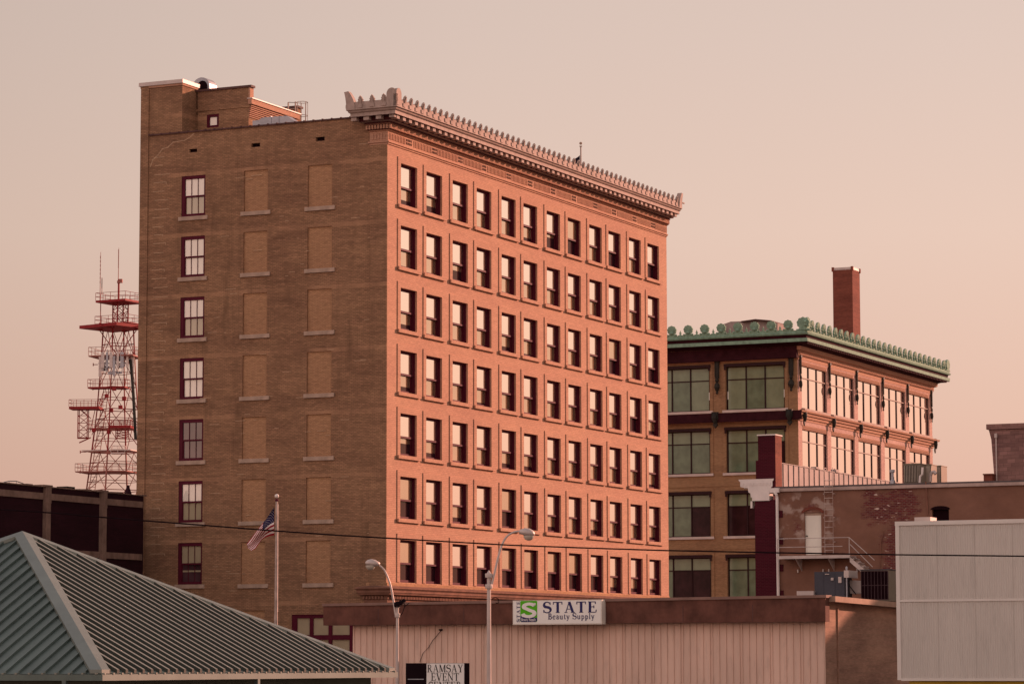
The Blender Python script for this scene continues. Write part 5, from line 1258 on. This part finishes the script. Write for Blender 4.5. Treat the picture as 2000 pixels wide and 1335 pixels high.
# ================================================================== street lamps
M_['lamp'] = plain('pale_painted_steel', (.50, .42, .39), .5, .25, var=.12)
M_['lens'] = plain('lamp_lens', (.45, .40, .34), .3, 0)
def lamp(label, base_px, D, top_py, arm_px, head_px, r0_, r1_, cap=True, flip=1):
    O = atY(base_px, 1292, D); t = thing('street_lamp', (O.x, D), 0, label, 'street lamp', 'curved arm street lamps')
    P = lambda px, py: (atY(px, py, D).x-O.x, 0, atY(px, py, D).z)
    zt = P(base_px, top_py)[2]
    mb = MB(); xt = P(base_px, top_py)[0]; mb.tube((0, 0, -H), (0, 0, zt), r0_*1.25, 12, r1_)
    mb.box(-r0_*2.2, r0_*2.2, -r0_*2.2, r0_*2.2, -H, -H+.12)
    if cap: mb.lathe([(r1_*1.6, zt), (r1_*1.6, zt+.04), (.0, zt+.2)], (0, 0, 0), 12)
    mb.build('pole', M_['lamp'], t)
    arm = [Vector(P(*p)) for p in arm_px]
    # smooth the arm
    sm_ = []
    for i in range(len(arm)-1):
        p0 = arm[max(i-1, 0)]; p1 = arm[i]; p2 = arm[i+1]; p3 = arm[min(i+2, len(arm)-1)]
        for k in range(5): u = k/5; sm_.append(.5*((2*p1)+(-p0+p2)*u+(2*p0-5*p1+4*p2-p3)*u*u+(-p0+3*p1-3*p2+p3)*u**3))
    sm_.append(arm[-1]); n = len(sm_)
    mb = MB(); mb.path(sm_, [.042-.014*i/n for i in range(n)], 10); mb.build('arm', M_['lamp'], t, smooth=True)
    mb = MB()
    for zz in (P(0, arm_px[0][1])[2], P(0, arm_px[0][1])[2]+.35): mb.lathe([(r1_*1.9, zz-.07), (r1_*2.0, zz-.03), (r1_*2.0, zz+.03), (r1_*1.9, zz+.07)], (0, 0, 0), 12)
    mb.box(min(0, arm[0].x)-.02, max(0, arm[0].x)+.02, -.06, .06, P(0, arm_px[0][1])[2]-.06, P(0, arm_px[0][1])[2]+.06)
    mb.build('clamp', M_['lamp'], t)
    # cobra head
    h0, h1 = Vector(P(*head_px[0])), Vector(P(*head_px[1])); d = h1-h0; L = d.length; ex = d.normalized(); up = Vector((-ex.z, 0, ex.x)); up = up if up.z > 0 else -up
    rings = []; S_ = [(0, .05, .05, .05), (.12, .10, .09, .07), (.32, .17, .14, .10), (.6, .20, .16, .11), (.85, .17, .12, .08), (.97, .09, .06, .05), (1.0, .03, .02, .02)]
    mb = MB(); n = 14
    for s, hw, hu, hl in S_:
        c = h0+ex*(L*s)
        for i in range(n):
            a = 2*math.pi*i/n; y = hw*math.cos(a); z = (hu if math.sin(a) > 0 else hl)*math.sin(a); mb.v.append(tuple(c+Vector((0, 1, 0))*y+up*z))
    for k in range(len(S_)-1):
        for i in range(n): j = (i+1) % n; mb.f.append((k*n+i, k*n+j, (k+1)*n+j, (k+1)*n+i)); mb.mi.append(0)
    mb.f.append(tuple(range(n))); mb.mi.append(0); mb.f.append(tuple(range((len(S_)-1)*n, len(S_)*n))); mb.mi.append(0)
    hd = mb.build('lamp_head', M_['lamp'], t, smooth=True)
    mb = MB(); c = h0+ex*(L*.64)-up*.07; prof = [(.17, 0), (.165, -.06), (.12, -.13), (.05, -.16), (0, -.165)]
    mb.lathe(prof, tuple(c), 14); mb.build('lens', M_['lens'], hd, smooth=True)
    return t, P
tl, Pl = lamp('smaller left street lamp, its arm bent to the left before the brick wall', 776, 107., 1182, [(773, 1202), (768, 1170), (762, 1140), (752, 1115), (742, 1104), (735, 1100)], [(742, 1101), (713.5, 1098.5)], .056, .048, False)
mb = MB(); a = [(1182, 776), (1176, 782)]
for px, py, s in ((776, 1180, .13), (783, 1176, .09), (789, 1172, .07)): x, _, z = Pl(px, py); mb.lathe([(0, -s), (s, -s*.5), (s, s*.5), (0, s)], (x, 0, z), 8)
mb.path([Pl(789, 1176), Pl(791, 1182), Pl(786, 1196), Pl(780, 1205)], .015, 4); mb.tube(Pl(791, 1183), Pl(799, 1177), .012, 4)
mb.build('cable_knot', M_['black'], tl)
tr_, Pr = lamp('taller right street lamp, its arm bent to the right before the shop', 955, 98., 1124, [(959, 1146), (966, 1118), (973, 1088), (981, 1062), (991, 1046), (1005, 1038), (1018, 1036.5)], [(1014, 1037), (1044.5, 1043)], .068, .062, True)
mb = MB(); mb.path([Pr(961, 1168), Pr(968, 1166), Pr(974, 1169), Pr(974, 1176), Pr(968, 1177)], .012, 4); mb.build('cable_loop', M_['black'], tr_)

# ================================================================== flagpole and flags
DF = 100.; OF = atY(538.5, 1292, DF)
fp = thing('flagpole', (OF.x, DF), 0, 'slim pale flagpole with a ball finial before the shaded brick wall', 'flagpole')
PF = lambda px, py, y=0.: Vector((atY(px, py, DF).x-OF.x, y, atY(px, py, DF).z))
mb = MB(); zt = PF(538, 975).z; mb.tube((0, 0, -H), (0, 0, PF(0, 1200).z), .075, 10, .06); mb.tube((0, 0, PF(0, 1200).z), (0, 0, zt), .055, 10, .04); mb.build('pole', plain('weathered_aluminium', (.36, .28, .25), .45, .3, var=.3, scale=3.), fp)
mb = MB(); c = (0, 0, PF(0, 969).z); mb.lathe([(0, -.07)]+[(.07*math.cos(a), .07*math.sin(a)) for a in [math.pi*(-.5+i/10) for i in range(11)]], c, 12); mb.build('ball_finial', M_['white_paint'], fp, smooth=True)
mb = MB(); mb.lathe([(0, 0), (.05, .01), (.065, .05), (.04, .09), (0, .1)], (0, 0, PF(0, 980).z), 10); mb.build('truck', M_['maroon'], fp)
mb = MB(); mb.tube((.05, .03, PF(0, 985).z), (.055, .03, PF(0, 1195).z), .008, 4); mb.build('halyard', M_['white_paint'], fp)
top = [(535.5, 989), (529, 998), (520, 1012), (508, 1027), (496, 1043), (486, 1055), (481.5, 1062)]
bot = [(535.5, 1044.5), (527, 1045.5), (517, 1049), (510, 1054), (505, 1062), (500, 1071), (491, 1076)]
def bez(P, u):
    x = u*(len(P)-1); i = min(int(x), len(P)-2); f_ = x-i; return P[i][0]+(P[i+1][0]-P[i][0])*f_, P[i][1]+(P[i+1][1]-P[i][1])*f_
def flag_pt(u, v):
    a, b = bez(top, u), bez(bot, u); w = .10*math.sin(u*9+v*3.5)*u + .07*math.sin(v*7+u*4)
    bx_, by_ = a[0]+(b[0]-a[0])*v, a[1]+(b[1]-a[1])*v
    return PF(bx_+2.0*math.sin(u*8+v*6)*u*v*(1-v)*4, by_, w*1.2)
mb = MB(); NU, NV = 36, 39; b0_ = 0
for j in range(NV+1):
    for i in range(NU+1): mb.v.append(tuple(flag_pt(i/NU, j/NV)))
for j in range(NV):
    for i in range(NU):
        mb.f.append((j*(NU+1)+i, j*(NU+1)+i+1, (j+1)*(NU+1)+i+1, (j+1)*(NU+1)+i)); st = j//3
        mb.mi.append(2 if (i/NU < .40 and st < 7) else (0 if st % 2 == 0 else 1))
flag = thing('flag', (OF.x, DF), 0, 'stars and stripes flag drooping from the pole before the bricked-up windows', 'flag')
fl = mb.build('cloth', [plain('flag_red', (.27, .010, .022), .9, var=.05), plain('flag_white', (.66, .56, .54), .9, var=.05), plain('flag_navy', (.018, .012, .045), .9, var=.05)], flag, smooth=True)
mb = MB()
for r in range(9):
    for c_ in range(6 if r % 2 == 0 else 5):
        u = (.035+c_*.066+(0 if r % 2 == 0 else .033)); v = .04+r*.057; p = flag_pt(u, v)
        nrm_ = Vector((0, -1, 0)); st = [(.010*math.sin(2*math.pi*k/10)*(1 if k % 2 == 0 else .42), .010*math.cos(2*math.pi*k/10)*(1 if k % 2 == 0 else .42)) for k in range(10)]
        mb.extr(st, p+nrm_*.012, (1, 0, 0), (0, 0, 1), (0, 1, 0), .003)
mb.build('stars', M_['white_paint'], flag)
# pole and dark flag on the tall block's roof
P9 = FM.ony(1134.5, 330, 8.)
rp = thing('roof_flagpole', FM.O+FM.A*P9[0]+FM.B*8., 0, 'short flagpole with a ball top rising behind the crested cornice', 'flagpole'); D9 = (FM.O+FM.A*P9[0]+FM.B*8.).y; X9 = (FM.O+FM.A*P9[0]+FM.B*8.).x
Q9 = lambda px, py: Vector((atY(px, py, D9).x-X9, 0, atY(px, py, D9).z))
mb = MB(); mb.tube((0, 0, 31.2), (0, 0, Q9(0, 287).z), .075, 8, .05); mb.build('pole', M_['terra'], rp)
mb = MB(); c = (0, 0, Q9(0, 282).z); mb.lathe([(0, -.12)]+[(.11*math.cos(a), .11*math.sin(a)) for a in [math.pi*(-.5+i/8) for i in range(9)]], c, 10); mb.box(-.09, .09, -.09, .09, Q9(0, 288.5).z, Q9(0, 287).z); mb.build('ball_finial', M_['stone'], rp)
rfl = thing('roof_flag', (X9, D9), 0, 'dark flag hanging from the rooftop pole behind the cornice', 'flag')
mb = MB(); A_, B_ = [(1132.5, 303), (1125, 309), (1117, 316)], [(1133, 345), (1127, 345), (1120, 345)]
for j in range(9):
    for i in range(9):
        a, b = bez(A_, i/8), bez(B_, i/8); p = Q9(a[0]+(b[0]-a[0])*j/8, a[1]+(b[1]-a[1])*j/8); mb.v.append((p.x, .12*math.sin(i*.9+j*.4), p.z))
for j in range(8):
    for i in range(8): mb.f.append((j*9+i, j*9+i+1, (j+1)*9+i+1, (j+1)*9+i)); mb.mi.append(0)
mb.build('cloth', plain('dark_navy_cloth', (.02, .012, .025), .9), rfl, smooth=True)
# ================================================================== overhead cable
W = [(-60, 990), (0, 994.5), (103, 1001), (200, 1009.5), (281, 1016), (410, 1026), (537, 1036), (660, 1044.5), (780, 1051.5), (900, 1058.5), (1000, 1064), (1150, 1069.5), (1290, 1074), (1500, 1078.3), (1750, 1082.5), (2000, 1085.3), (2100, 1086)]
wr = thing('overhead_cable', (0, 0), 0, 'thin black overhead cable sagging across the whole scene', 'cable')
mb = MB(); mb.path([tuple(atY(px, py, 72.)) for px, py in W], .0195, 6); mb.build('cable_line', M_['black'], wr)
# unseen block added outside the right of the frame: keeps the low yards in shade
nb = thing('shade_block', F3.O, TH, 'unseen brown block added beyond the right edge to shade the low yards', 'building')
mb = MB(); mb.box(-2, 22, -62, -30.1, -H, 13.6); mb.build('wall', M_['render'], nb)
mb = MB(); mb.box(-2.2, 22.2, -62.2, -30.0, 13.6, 14.0); mb.build('roof_edge', M_['stone'], nb)
